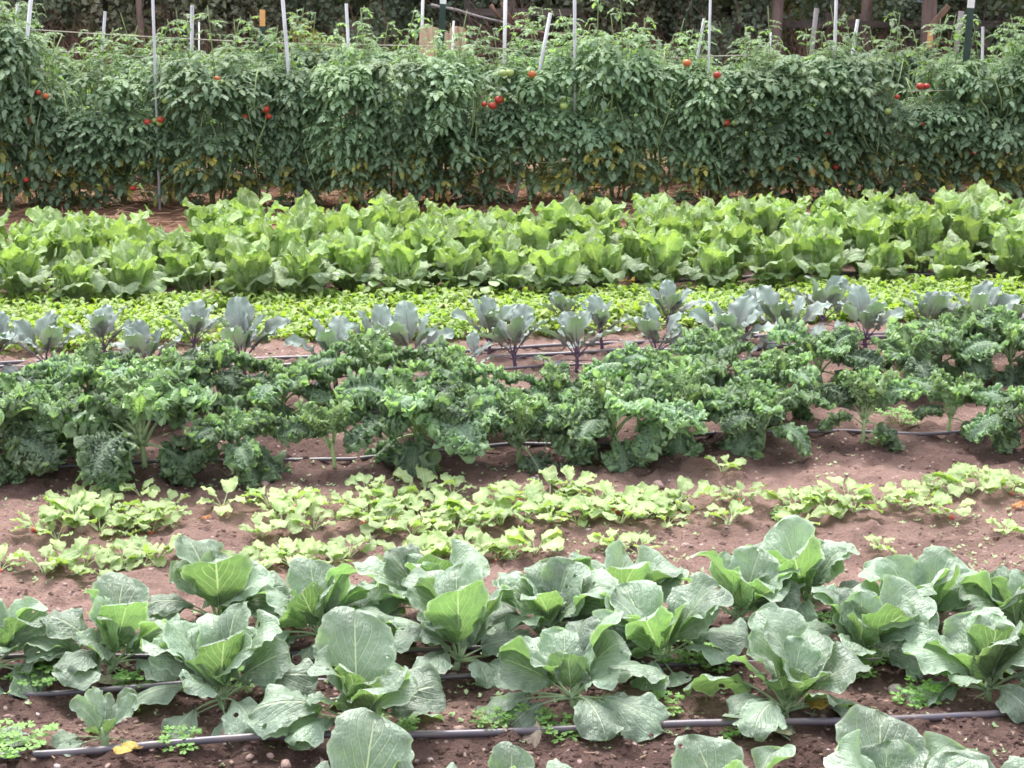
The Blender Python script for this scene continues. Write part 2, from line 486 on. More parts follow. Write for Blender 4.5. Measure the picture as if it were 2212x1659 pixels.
# ------------------------------------------------------------------ leaf shapes
def leaf_geo(L, W, pet, a0, a1, k=1.0, cup=0.15, ruf=0.06, rf=3.0, sweep=0.25, nu=16, nv=11, rng=None, kind='round',
             wave=0.03, rib=0.006, ribn=5, ribto=0.72, twist=0.0, base=0.55, wide=1.15, frill=0.0, bend=0.0, lobes=0.06, ribmat=1, mat=0, mb=None, recurve=0.0):
    """one leaf built along +X from its attachment; a0..a1 = elevation from base to tip in degrees"""
    rng = rng or NR
    mb = mb or MB()
    tot = pet + L
    ns = 60
    s = np.linspace(0, 1, ns)
    a = np.radians(a0 + (a1 - a0) * s ** k)
    az = bend * s ** 2
    ds = tot / (ns - 1)
    X = np.concatenate([[0], np.cumsum(np.cos(a[:-1]) * np.cos(az[:-1]) * ds)])
    Yb = np.concatenate([[0], np.cumsum(np.cos(a[:-1]) * np.sin(az[:-1]) * ds)])
    Z = np.concatenate([[0], np.cumsum(np.sin(a[:-1]) * ds)])
    u = 0.5 - 0.5 * np.cos(np.linspace(0, 1, nu) * PI)
    u = 0.5 * u + 0.5 * np.linspace(0, 1, nu)
    if kind == 'kale': u = np.linspace(0, 1, nu)
    ss = (pet + u * L) / tot
    mx, my, mz = np.interp(ss, s, X), np.interp(ss, s, Yb), np.interp(ss, s, Z)
    ma = np.interp(ss, s, a)
    v = np.linspace(-1, 1, nv)
    if kind == 'round':
        w = W / 2 * np.sin(PI * np.clip(u, 1e-4, 1 - 1e-4) ** wide) ** base
    elif kind == 'kale':
        w = W / 2 * (0.18 + 0.82 * np.sin(PI * np.clip(u * 0.93 + 0.04, 0, 1) ** 0.95) ** 0.8)
        w *= np.clip((1 - u) / 0.10 + 0.25, 0, 1)
    elif kind == 'napa':
        w = W / 2 * (0.30 + 0.70 * sstep(0.05, 0.62, u)) * np.clip((1 - u) / 0.38, 0.0, 1) ** 0.55
    elif kind == 'heart':
        w = W / 2 * np.clip(np.sin(PI * np.clip(u, 0, 1) ** 0.62), 0, 1) ** 0.8
    elif kind == 'spoon':
        w = W / 2 * np.sin(PI * np.clip(u, 1e-4, 1 - 1e-4) ** 1.6) ** 0.75 + W * 0.06
    ph = rng.random(12) * 2 * PI
    U, Vv = np.meshgrid(u, v, indexing='ij')
    side = (Vv > 0).astype(float)
    av = np.abs(Vv)
    # irregular margin
    mar = 1 + lobes * (np.sin(2 * PI * (U * 3.1) + ph[0] + side * ph[1] * 3) + 0.6 * np.sin(2 * PI * U * 7.3 + ph[2] + side * ph[3] * 3)) * av
    wv = w[:, None] * Vv * mar
    n = np.stack([-np.sin(ma), 0 * ma, np.cos(ma)], -1)[:, None, :]
    tdir = np.stack([np.cos(ma), 0 * ma, np.sin(ma)], -1)[:, None, :]
    off = cup * w[:, None] * Vv ** 2
    off = off + wave * L * (np.sin(2 * PI * U * 1.1 + ph[4] + Vv * 1.2) * av + 0.5 * np.sin(PI * Vv * 1.6 + ph[5]))
    off = off - recurve * W * av ** 4 * (0.6 + 0.6 * np.sin(2 * PI * U * 1.4 + ph[11] + side * 2)) - recurve * L * 0.8 * sstep(0.7, 1.0, U) ** 2
    ru = ruf * W * av ** 2.2
    off = off + ru * (np.sin(2 * PI * rf * U + ph[6] + side * ph[7] * 5) + 0.55 * np.sin(2 * PI * rf * 2.3 * U + ph[8] + side * ph[9] * 5))
    tan = sweep * w[:, None] * av ** 1.5 * (0.6 + 0.4 * U) + 0.4 * ru * np.cos(2 * PI * rf * U + ph[6] + side * ph[7] * 5)
    lat = wv
    if frill:
        fa = frill * W * (0.05 + 1.15 * av ** 2.0)
        ps, pv = U * L, wv                      # metres along and across the blade
        def fz(lam, seed, amp=1.0):
            r = np.random.default_rng(int(ph[seed % 12] * 1e4) + seed)
            o = 0
            for _ in range(5):
                d_ = r.uniform(-1.1, 1.1)
                f_ = 2 * PI / (lam * r.uniform(.75, 1.35))
                o = o + np.sin(f_ * (ps * math.cos(d_) + np.abs(pv) * math.sin(d_)) + r.uniform(0, 6.28) + side * r.uniform(0, 6.28))
            return amp * o / 1.6
        off = off + fa * (fz(.0145, 1) + .6 * fz(.0075, 2)) + .5 * fa * np.sin(2 * PI * ps / 0.055 + ph[8] + side * 2.6)
        off = off + rng.normal(0, 0.22, U.shape) * fa
        tan = tan + fa * (.8 * fz(.015, 3) + .5 * fz(.008, 4))
        lat = lat + fa * (.8 * fz(.014, 5) + .5 * fz(.008, 6)) * np.sign(Vv)
    P = np.stack([mx, my, mz], -1)[:, None, :] + tdir * tan[..., None] + n * off[..., None]
    P[..., 1] += lat
    if twist:
        ang = twist * (ss - ss[0])
        ca, sa = np.cos(ang)[:, None], np.sin(ang)[:, None]
        dy, dz = P[..., 1] - my[:, None], P[..., 2] - mz[:, None]
        P[..., 1] = my[:, None] + dy * ca - dz * sa
        P[..., 2] = mz[:, None] + dy * sa + dz * ca
    idx = np.arange(nu * nv).reshape(nu, nv)
    F = np.stack([idx[:-1, :-1], idx[1:, :-1], idx[1:, 1:], idx[:-1, 1:]], -1).reshape(-1, 4)
    mb.add(P.reshape(-1, 3), F, np.stack([U, Vv * 0.5 + 0.5], -1).reshape(-1, 2), mat)
    if rib:
        sr = np.linspace(0, (pet + ribto * L) / tot, 12)
        c = np.stack([np.interp(sr, s, X), np.interp(sr, s, Yb), np.interp(sr, s, Z)], -1)
        ar = np.interp(sr, s, a)
        rr = rib * (1 - 0.55 * np.clip(sr * tot / max(pet, .02), 0, 1)) * (1 - 0.8 * np.clip((sr * tot - pet) / (ribto * L), 0, 1))
        nn = np.stack([-np.sin(ar), 0 * ar, np.cos(ar)], -1)
        cmid = np.interp(np.clip((sr * tot - pet) / L, 0, 1), u, off[:, nv // 2])
        c = c + nn * (np.where(sr * tot > pet, cmid, 0) - rr * 0.55)[:, None]
        add_tube(mb, c, rr, ribn, ribmat, (0.0, 0.5))
    return mb


def floor_clip(mb, z):
    for V in mb.v:
        low = V[:, 2] < z
        V[low, 2] = z + (V[low, 2] - z) * 0.12


def pool(name, n, mats, floor=None, **kw):
    out = []
    for i in range(n):
        k2 = dict(kw)
        for key in ('a0', 'a1'):
            k2[key] = kw[key] + R.uniform(-7, 7)
        k2['bend'] = R.uniform(-0.25, 0.25)
        k2['twist'] = R.uniform(-0.5, 0.5)
        mb = leaf_geo(**k2)
        if floor is not None: floor_clip(mb, floor)
        out.append(mb.mesh(name, mats))
    return out


def LM(az, z=0.0, s=1.0, roll=0.0, r=0.0, tilt=0.0):
    a = rad(az)
    return (Matrix.Translation((r * math.cos(a), r * math.sin(a), z)) @ Matrix.Rotation(a, 4, 'Z')
            @ Matrix.Rotation(rad(-tilt), 4, 'Y') @ Matrix.Rotation(rad(roll), 4, 'X') @ Matrix.Scale(s, 4))


ORD = ['first', 'second', 'third', 'fourth', 'fifth', 'sixth', 'seventh', 'eighth', 'ninth', 'tenth', 'eleventh', 'twelfth',
       'thirteenth', 'fourteenth', 'fifteenth', 'sixteenth', 'seventeenth', 'eighteenth', 'nineteenth', 'twentieth',
       'twenty-first', 'twenty-second', 'twenty-third', 'twenty-fourth', 'twenty-fifth', 'twenty-sixth', 'twenty-seventh',
       'twenty-eighth', 'twenty-ninth', 'thirtieth', 'thirty-first', 'thirty-second', 'thirty-third', 'thirty-fourth',
       'thirty-fifth', 'thirty-sixth', 'thirty-seventh', 'thirty-eighth', 'thirty-ninth', 'fortieth']


def ordinal(i, n):
    if i == 0: return 'leftmost'
    if i == n - 1: return 'rightmost'
    return ORD[i] + ' from the left'


# ------------------------------------------------------------------ the ground
def graded(lo, hi, step, far0, far1):
    core = list(np.arange(lo, hi, step))
    d, x = step, hi
    while x < far1:
        core.append(x); d *= 1.13; x += d
    core.append(far1)
    d, x, pre = step, lo, []
    while x > far0:
        d *= 1.13; x -= d; pre.append(max(x, far0))
    return np.array(pre[::-1] + core)


# damp bands: picture heights at the left and right edge, half width in metres, strength
BANDS = [(1655, 1555, 0.13, 0.9), (1515, 1425, 0.2, 0.95), (1440, 1335, 0.2, 0.9), (1060, 985, 0.14, 0.75), (1015, 940, 0.22, 0.9),
         (930, 850, 0.25, 0.85), (820, 745, 0.16, 0.6), (660, 612, 0.25, 1.0), (1190, 1130, 0.12, 0.3), (1230, 1180, 0.1, 0.4), (560, 530, 0.7, 1.0)]


def line_dist(X, Y, yl, yr):
    p, q = g(0, yl), g(2212, yr)
    dx, dy = q.x - p.x, q.y - p.y
    l = math.hypot(dx, dy)
    return ((X - p.x) * dy - (Y - p.y) * dx) / l      # positive = nearer the camera side


xs = graded(-2.7, 2.7, 0.017, -220, 220)
ys = [3.1]
while ys[-1] < 9.5: ys.append(ys[-1] + 0.0115 * (ys[-1] / 3.6) ** 0.9)
d = ys[-1] - ys[-2]
while ys[-1] < 400: d *= 1.055; ys.append(ys[-1] + d)
pre, d = [], 0.012
y0 = 3.1
while y0 > -60: d *= 1.25; y0 -= d; pre.append(y0)
ys = np.array(pre[::-1] + ys)
GX, GY = np.meshgrid(xs, ys)
GZ = H(GX, GY)
gi = np.arange(GX.size).reshape(GX.shape)
GF = np.stack([gi[:-1, :-1], gi[:-1, 1:], gi[1:, 1:], gi[1:, :-1]], -1).reshape(-1, 4)
mb = MB()
mb.add(np.stack([GX, GY, GZ], -1).reshape(-1, 3), GF)
gme = mb.mesh('ground', M['soil'])
damp = np.zeros(GX.shape)
for yl, yr, hw, st in BANDS:
    dd = np.abs(line_dist(GX, GY, yl, yr))
    damp = np.maximum(damp, st * (1 - sstep(hw * 0.45, hw * 1.25, dd)))
damp = np.maximum(damp, 0.85 * sstep(0.0, 0.12, line_dist(GX, GY, 1650, 1550)))
bank = sstep(13.9, 15.2, GY + 0.5 * vnoise(GX, GY, 0.5, 21))
mulch = sstep(11.1, 11.5, GY + 0.3 * vnoise(GX, GY, 0.3, 22)) * 0.9
for nm, arr in (('damp', damp), ('bank', bank), ('mulch', mulch)):
    at_ = gme.attributes.new(nm, 'FLOAT', 'POINT')
    at_.data.foreach_set('value', arr.ravel().astype(np.float32))
ground = obj('ground', gme)
tag(ground, 'reddish brown tilled field soil with a weedy bank behind', 'soil', kind='structure')

# ------------------------------------------------------------------ drip lines
def drip(pts, r, label, sag=0.004, joints=(), z=0.0, flat=1.0):
    P = [g(x, y) for x, y in pts]
    dense = []
    for a, b in zip(P[:-1], P[1:]):
        n = max(2, int((b - a).length / 0.06))
        for i in range(n):
            dense.append(a.lerp(b, i / n))
    dense.append(P[-1])
    Q = []
    hz = [float(hbase(p.x, p.y)) for p in dense]
    ph = R.uniform(0, 6)
    for i, p in enumerate(dense):
        wob = 0.006 * math.sin(i * 0.21 + ph) + 0.004 * math.sin(i * 0.53 + ph * 2)
        Q.append((p.x, p.y + wob, hz[i] + 0.010 + r * 0.5 + z + sag * 1.6 * math.sin(i * 0.33 + ph)))
    root = empty('drip_line', Q[len(Q) // 2], label, 'drip hose')
    o = Vector(Q[len(Q) // 2])
    mb = MB()
    add_tube(mb, np.array(Q) - np.array(o), r, 8)
    obj('hose', mb.mesh('hose', M['poly']), root)
    for x, wpx in joints:
        j = min(range(len(Q)), key=lambda i: abs(pxm(Vector(Q[i])) * Q[i][0] + CX - x))
        half = wpx / 2 / pxm(Vector(Q[j]))
        mb = MB()
        dirv = (Vector(Q[min(j + 1, len(Q) - 1)]) - Vector(Q[max(j - 1, 0)])).normalized()
        c = np.array(Q[j]) - np.array(o)
        dv = np.array(dirv)
        add_tube(mb, [c - dv * half, c - dv * half * 0.98, c, c + dv * half * 0.98, c + dv * half], [r * .9, r * 1.3, r * 1.32, r * 1.3, r * .9], 10)
        obj('coupling', mb.mesh('coupling', M['dusty']), root)
    return root


drip([(-300, 1672), (0, 1652), (330, 1628), (700, 1614), (1100, 1600), (1500, 1587), (1800, 1582), (1950, 1573), (2212, 1552), (2500, 1535)], 0.0102,
     'black polythene drip hose in the foreground, below the front cabbages', joints=[(1870, 45), (2195, 35), (1400, 90)], z=.014)
drip([(-300, 1530), (0, 1512), (300, 1500), (640, 1487), (1100, 1470), (1700, 1440), (2212, 1420), (2500, 1405)], 0.0080,
     'black drip hose under the front cabbage row, second from the camera', z=.006)
drip([(-300, 1455), (0, 1440), (400, 1430), (1080, 1415), (1560, 1385), (1960, 1425), (2212, 1400), (2500, 1380)], 0.0080,
     'black drip hose between the two cabbage rows, mostly hidden by leaves', z=.006)
drip([(-300, 1030), (0, 1018), (290, 1013), (760, 1003), (960, 985), (1110, 968), (1400, 962), (1830, 938), (1990, 946), (2212, 936), (2500, 925)], 0.0080,
     'black drip hose along the foot of the front kale row', z=.006)
drip([(-300, 955), (0, 930), (240, 920), (700, 903), (1200, 885), (1420, 884), (1700, 866), (2212, 838), (2500, 822)], 0.0072,
     'black drip hose behind the front kale plants')
drip([(-300, 838), (0, 822), (60, 820), (330, 816), (620, 822), (830, 822), (1010, 806), (1240, 797), (1500, 790), (1900, 762), (2212, 748), (2500, 735)], 0.0072,
     'thin black drip hose closest to the kale in the red cabbage bed')
drip([(-300, 812), (0, 800), (360, 797), (620, 797), (800, 790), (930, 788), (1040, 778), (1160, 772), (1330, 768), (1500, 770), (1850, 742), (2212, 728), (2500, 715)], 0.0102,
     'thick grey black drip hose running along the middle of the red cabbage bed', z=.006)
drip([(-300, 800), (0, 790), (480, 785), (800, 778), (950, 764), (1200, 755), (1500, 738), (1900, 725), (2212, 702), (2500, 690)], 0.009,
     'black drip hose on the far side of the red cabbages')
drip([(-300, 668), (0, 655), (240, 642), (700, 640), (1400, 612), (2212, 590), (2500, 580)], 0.010,
     'black drip hose at the foot of the napa cabbages')

# ------------------------------------------------------------------ cabbages
cm = [M['cab'], M['cabrib']]
CQ = dict(nu=24, nv=17, lobes=.05, ribto=.3)
CL = {
    'heart': pool('leaf', 5, cm, L=.125, W=.135, pet=.015, a0=74, a1=100, cup=.6, ruf=.03, wave=.03, rib=.003, ribto=.2, sweep=.1, recurve=.05, nu=18, nv=13),
    'up': pool('leaf', 10, cm, L=.215, W=.185, pet=.045, a0=74, a1=56, cup=.26, ruf=.045, rf=2.0, wave=.05, rib=.0055, recurve=.10, **CQ),
    'wide': pool('leaf', 10, cm, L=.215, W=.215, pet=.06, a0=64, a1=36, k=1.4, cup=.22, ruf=.05, rf=2.0, wave=.055, rib=.0055, recurve=.10, **CQ),
    'mid': pool('leaf', 10, cm, L=.205, W=.19, pet=.085, a0=52, a1=8, k=1.3, cup=.14, ruf=.05, rf=2.2, wave=.06, rib=.0055, recurve=.10, **CQ),
    'flop': pool('leaf', 10, cm, L=.20, W=.155, pet=.11, a0=30, a1=-48, k=1.15, cup=-.16, ruf=.06, rf=2.2, wave=.055, rib=.005, floor=-.03, recurve=.08, base=.62, **CQ),
    'low': pool('leaf', 6, cm, L=.15, W=.12, pet=.11, a0=8, a1=-28, cup=-.12, ruf=.06, rf=2.5, wave=.06, rib=.0045, floor=-.025, recurve=.05, base=.62),
    'long': pool('leaf', 6, cm, L=.15, W=.075, pet=.03, a0=76, a1=44, cup=.2, ruf=.10, rf=4, wave=.05, rib=.005, wide=1.4),
}
OLD = pool('withered_leaf', 4, [M['cabold'], M['cabrib']], L=.12, W=.1, pet=.1, a0=2, a1=-25, cup=-.2, ruf=.12, rf=4, wave=.08, rib=.004, floor=-.03)
smb = MB()
add_tube(smb, [(0, 0, -.03), (0, 0, .02), (.002, 0, .04), (.002, .002, .06)], [.014, .0125, .011, .009], 8)
CSTEM = smb.mesh('stem', M['cabrib'])


def cabbage(x, y, label, spec=None, s=1.0, group='young cabbages', seed=0, old=1):
    rr = random.Random(seed * 31 + int(x))
    p = g(x, y)
    root = empty('cabbage_plant', p, label, 'cabbage', group, 0.0, s)
    root.rotation_euler = (rr.uniform(-.2, .2), rr.uniform(-.26, .26), 0)
    obj('stem', CSTEM, root)
    if spec is None:
        j = lambda a: rr.uniform(-a, a)
        spec = [('heart', 100 + j(30), .9), ('heart', 280 + j(30), .8), ('up', 80 + j(25), 1.0), ('up', 275 + j(25), .85),
                ('wide', 130 + j(20), 1.0), ('wide', 35 + j(25), 1.0), ('up', 190 + j(25), .8), ('up', 340 + j(20), .8),
                ('mid', 165 + j(20), .95), ('mid', 10 + j(20), .95), ('flop', 215 + j(25), .95), ('flop', 325 + j(25), .95),
                ('flop', 185 + j(15), .8), ('low', 270 + j(40), .8)]
    Z = {'heart': .062, 'up': .05, 'wide': .045, 'mid': .042, 'flop': .036, 'low': .03, 'long': .03}
    spec = list(spec)
    if len(spec) >= 7 and spec[0][0] != 'long':
        spec += [('flop', rr.uniform(150, 215), 1.15), ('flop', rr.uniform(-35, 30), 1.15), ('mid', rr.uniform(0, 180), .95), ('wide', rr.uniform(165, 205), 1.05), ('wide', rr.uniform(-25, 15), 1.05),
                 ('mid', rr.choice([225, 315]) + rr.uniform(-15, 15), .8), ('flop', rr.choice([235, 300]) + rr.uniform(-20, 20), 1.05), ('flop', rr.uniform(20, 160), 1.0)]
        if seed % 3 == 0: spec += [('up', rr.choice([235, 310]) + rr.uniform(-15, 15), rr.uniform(.7, 1.0))]
    for k, az, sz in spec:
        obj('leaf', rr.choice(CL[k]), root, LM(az, Z[k], sz * rr.uniform(.86, 1.08), rr.uniform(-22, 22), .006, rr.uniform(-10, 10)))
    for i in range(old):
        obj('withered_leaf', rr.choice(OLD), root, LM(rr.choice([rr.uniform(200, 340), rr.uniform(0, 360)]), .02, rr.uniform(.6, .9), 0, .005))
    return root


FR = 'cabbages of the front row'
BR = 'cabbages of the back row'
front = [
    (-25, 1462, 'cabbage cut off by the left edge, one broad leaf reaching right, front row',
     [('up', 60, 1.05), ('wide', 20, 1.0), ('mid', 350, 1.1), ('flop', 10, 1.05), ('flop', 320, 1.1), ('up', 100, .9), ('heart', 270, .9), ('mid', 190, 1)]),
    (238, 1455, 'upright cabbage with a notched back leaf, first whole plant from the left',
     [('heart', 250, 1.0), ('heart', 60, .9), ('up', 78, 1.15), ('up', 290, 1.0), ('up', 215, .85), ('up', 150, .8), ('flop', 195, 1.15), ('flop', 245, 1.0), ('flop', 330, .95), ('mid', 10, .9), ('low', 180, 1.0)]),
    (482, 1530, 'large cabbage with a broad veined back leaf and a curled leaf hanging in front',
     [('heart', 200, .9), ('heart', 80, 1), ('up', 62, 1.2), ('wide', 105, 1.05), ('up', 165, 1.15), ('up', 300, .95), ('wide', 345, .95), ('mid', 180, 1.1), ('flop', 232, 1.1), ('low', 285, 1.0), ('mid', 135, 1.1), ('mid', 15, .9)]),
    (770, 1590, 'cabbage with a broad pale back leaf and a bright green angular leaf facing the camera',
     [('heart', 260, .9), ('up', 88, 1.3), ('up', 305, 1.2), ('up', 240, .8), ('wide', 150, 1.0), ('flop', 190, 1.25), ('flop', 215, .9), ('mid', 25, 1.0), ('up', 20, .85), ('low', 10, 1.0), ('heart', 90, .9)]),
    (1240, 1545, 'low spreading cabbage with whitish leaves flopped open on all sides around a small green heart',
     [('heart', 270, 1.15), ('heart', 90, 1.0), ('wide', 85, .95), ('wide', 40, .9), ('mid', 130, .95), ('mid', 20, .9), ('flop', 180, 1.25), ('flop', 205, 1.0), ('flop', 325, 1.3), ('flop', 300, .8), ('mid', 165, 1.1), ('low', 340, 1.0)]),
    (1692, 1552, 'cabbage with a tall rounded right leaf and a yellow dead leaf at its foot',
     [('heart', 280, .95), ('up', 35, 1.25), ('up', 95, .9), ('wide', 140, 1.15), ('up', 330, .85), ('mid', 165, .9), ('flop', 200, .85), ('flop', 350, 1.15), ('low', 215, 1.1), ('low', 270, .8), ('up', 250, .6), ('flop', 5, .8)]),
    (2135, 1508, 'cabbage near the right edge with upright veined leaves before a frosty curled back leaf',
     [('heart', 270, 1.0), ('up', 250, 1.05), ('up', 300, 1.1), ('wide', 80, 1.15), ('up', 120, 1.0), ('up', 50, 1.0), ('mid', 175, 1.15), ('flop', 190, .9), ('flop', 285, .9), ('mid', 10, 1.1), ('flop', 350, .9), ('low', 215, .9)]),
]
for i, (x, y, lb, spec) in enumerate(front):
    cabbage(x, y, lb, spec, .80, FR, i, 1 + i % 2)
back = [
    (470, 1368, 'cabbage with a big round bright green leaf facing the camera, leftmost of the back row',
     [('up', 275, 1.3), ('up', 80, 1.0), ('wide', 110, .9), ('wide', 160, 1.2), ('flop', 185, 1.0), ('up', 330, .9), ('mid', 10, 1.1), ('heart', 90, 1), ('flop', 220, .9)]),
    (700, 1405, 'cabbage with an arched dark leaf, second from the left of the back row', None),
    (925, 1335, 'back-row cabbage with two tall rounded leaves spread like ears',
     [('up', 150, 1.0), ('up', 85, .9), ('up', 300, .95), ('wide', 350, 1.05), ('mid', 10, 1.0), ('mid', 190, 1.0), ('flop', 215, .9), ('heart', 270, .9), ('flop', 330, .9)]),
    (985, 1450, 'cabbage with a pale left leaf and scalloped green front leaf, behind the angular-leaved one',
     [('up', 280, 1.15), ('up', 80, 1.25), ('wide', 155, 1.35), ('up', 355, 1.15), ('heart', 90, 1.0), ('flop', 330, 1.2), ('flop', 300, .8), ('flop', 185, .9), ('mid', 20, 1.0), ('mid', 205, .8)]),
    (1195, 1395, 'cabbage with a folded spear-like leaf, fifth from the left of the back row', None),
    (1310, 1360, 'cabbage with tall narrow back leaf and wide leaf reaching right, behind the hooded one',
     [('up', 280, 1.15), ('up', 110, 1.3), ('wide', 25, 1.3), ('up', 200, .9), ('wide', 160, 1.0), ('mid', 350, 1.0), ('heart', 90, 1), ('flop', 230, .9), ('flop', 320, .9)]),
    (1435, 1450, 'cabbage with a cupped pale back leaf hooding its heart, right of the low spreading one',
     [('up', 92, 1.2), ('up', 285, 1.1), ('heart', 270, 1.15), ('wide', 150, 1.15), ('wide', 15, 1.25), ('up', 340, 1.0), ('up', 200, .9), ('flop', 175, 1.0), ('flop', 330, 1.0), ('low', 280, .9)]),
    (1590, 1372, 'cabbage with a ribbed leaf reaching right, just left of the fan-leaved one', None),
    (1750, 1325, 'cabbage with a huge fan-shaped bright green leaf and a twisted pointed leaf behind',
     [('up', 285, 1.5), ('up', 120, 1.35), ('wide', 150, 1.1), ('up', 60, .9), ('wide', 10, 1.1), ('flop', 345, 1.0), ('heart', 90, .9), ('mid', 190, .9)]),
    (1850, 1440, 'cabbage with a torn scalloped green front leaf between the two rows, beside the fan-leaved one',
     [('up', 285, 1.2), ('heart', 90, 1.2), ('up', 100, .95), ('wide', 140, 1.0), ('wide', 20, 1.1), ('mid', 345, 1.2), ('flop', 325, 1.0), ('flop', 200, .9), ('up', 230, .8)]),
    (2000, 1380, 'tall cabbage with a pointed dark green leaf and frosty leaf behind, beside the right-edge cabbage',
     [('up', 290, 1.15), ('up', 290, 1.25), ('up', 120, 1.3), ('up', 60, 1.2), ('up', 240, .95), ('wide', 165, 1.15), ('wide', 15, 1.1), ('heart', 90, 1), ('flop', 325, 1.1), ('flop', 205, .8)]),
    (2195, 1415, 'cabbage cut by the right edge of the picture, rightmost of the back row', None),
]
for i, (x, y, lb, spec) in enumerate(back):
    cabbage(x, y, lb, spec, .80, BR, 40 + i, 0)
cabbage(228, 1618, 'small stunted cabbage with narrow toothed leaves and brown torn edges, beside the foreground hose',
        [('long', 120, .8), ('long', 165, .8), ('long', 60, .9), ('long', 35, .85), ('long', 90, .75), ('low', 190, .55), ('low', 215, .5), ('low', 345, .5), ('long', 300, .5), ('long', 250, .5)], 0.9, None, 77, 1)
cabbage(-60, 1605, 'withered cabbage with browned leaves cut off by the left edge below the front row',
        [('low', 10, .6), ('low', 345, .7)], 0.9, None, 78, 8)
near = [
    (775, 1845, 'foreground cabbage whose rounded blue-green top pokes up at the bottom edge left of the middle',
     [('up', 90, 1.3), ('wide', 40, 1.0), ('up', 200, 1), ('flop', 350, .9), ('up', 270, 1)]),
    (1105, 1800, 'foreground cabbage showing only a small curled leaf tip at the bottom edge', [('up', 80, .85), ('up', 270, .7), ('mid', 10, .8), ('mid', 190, .8)]),
    (1590, 1850, 'foreground cabbage showing one broad leaf at the bottom edge left of the tallest one',
     [('up', 110, 1.3), ('wide', 20, 1.15), ('up', 270, 1), ('flop', 190, .9)]),
    (1895, 1850, 'foreground cabbage with the tallest round leaf at the bottom edge, pierced by insect holes',
     [('up', 88, 1.4), ('up', 60, 1.1), ('wide', 20, 1.2), ('wide', 170, 1.0), ('up', 270, 1)]),
    (2150, 1850, 'foreground cabbage at the bottom right corner with low leaf tops', [('up', 90, 1.2), ('wide', 30, 1), ('wide', 150, 1), ('up', 270, 1)]),
]
for i, (x, y, lb, spec) in enumerate(near):
    cabbage(x, y, lb, spec, .80, 'foreground cabbages', 90 + i, 0)

# ------------------------------------------------------------------ red cabbages
rm = [M['red'], M['redrib']]
RL = {
    'up': pool('leaf', 8, rm, L=.20, W=.115, pet=.065, a0=74, a1=48, cup=.24, ruf=.08, rf=4, wave=.05, recurve=.06, rib=.0048, nu=18, nv=11, base=.75, wide=1.1),
    'out': pool('leaf', 8, rm, L=.19, W=.11, pet=.085, a0=52, a1=18, cup=.3, ruf=.08, rf=4, wave=.05, rib=.006, nu=18, nv=11, base=.75, wide=1.2),
    'low': pool('leaf', 6, rm, L=.13, W=.10, pet=.11, a0=18, a1=-40, cup=-.1, ruf=.09, rf=4, wave=.06, rib=.005, floor=-.07, wide=1.2),
}
smb = MB()
add_tube(smb, [(0, 0, -.03), (.003, 0, .03), (0, .003, .075), (.003, 0, .11)], [.012, .011, .010, .009], 8)
RSTEM = smb.mesh('stem', M['redrib'])
redpos = [(-8, 800, .95), (105, 812, 1.05), (228, 775, .95), (325, 815, 1.05), (418, 772, .95), (528, 808, 1.15), (725, 842, 1.1), (805, 782, .95),
          (890, 808, 1.1), (1028, 805, .5), (1055, 758, .95), (1112, 790, 1.12), (1222, 712, .85), (1245, 802, 1.18), (1300, 752, .95), (1412, 788, 1.12), (1442, 718, .85),
          (1560, 790, 1.12), (1612, 740, .8), (1705, 770, 1.15), (1772, 718, .95), (1868, 765, 1.25), (1995, 742, 1.05), (2110, 748, 1.0), (2190, 735, .95), (2290, 740, 1.1)]
nr_ = len(redpos)
for i, (x, y, s) in enumerate(redpos):
    rr = random.Random(500 + i)
    extra = {5: 'tallest red cabbage with a blue leaf spread right, ', 6: 'red cabbage on a bent stem by brown stones, ',
             9: 'tiny red cabbage seedling with small round leaves, ', 10: 'spindly red cabbage on a thin purple stem, '}.get(
        i, 'blue-green red cabbage with purple ribs, ')
    rank = 'leftmost in its bed' if i == 0 else ('rightmost in its bed' if i == nr_ - 1 else ORD[i] + ' from the left in its bed')
    root = empty('red_cabbage_plant', g(x, y + 7), extra + rank, 'red cabbage', 'red cabbages', 0, s * rr.uniform(.72, .94))
    root.rotation_euler = (rr.uniform(-.1, .1), rr.uniform(-.16, .16), 0)
    obj('stem', RSTEM, root)
    j = lambda a: rr.uniform(-a, a)
    spec = [('up', 270 + j(35), .95), ('up', 90 + j(30), 1.08), ('up', 170 + j(25), .95), ('up', 15 + j(25), .95), ('up', 230 + j(20), .7), ('up', 320 + j(20), .7),
            ('out', 185 + j(30), 1.0), ('out', -5 + j(30), 1.0), ('out', 70 + j(60), .8), ('low', 215 + j(40), .9), ('low', 330 + j(40), .9)]
    if i == 9: spec = [('low', 150, 1.3), ('out', 20, 1.1), ('out', 180, 1.0), ('up', 100, 1.2)]
    if i == 5: spec += [('out', 5, 1.2), ('up', 120, 1.25)]
    for k, az, sz in spec:
        obj('leaf', rr.choice(RL[k]), root, LM(az, {'up': .10, 'out': .085, 'low': .06}[k], sz * rr.uniform(.9, 1.08), j(15), .005, j(5)))

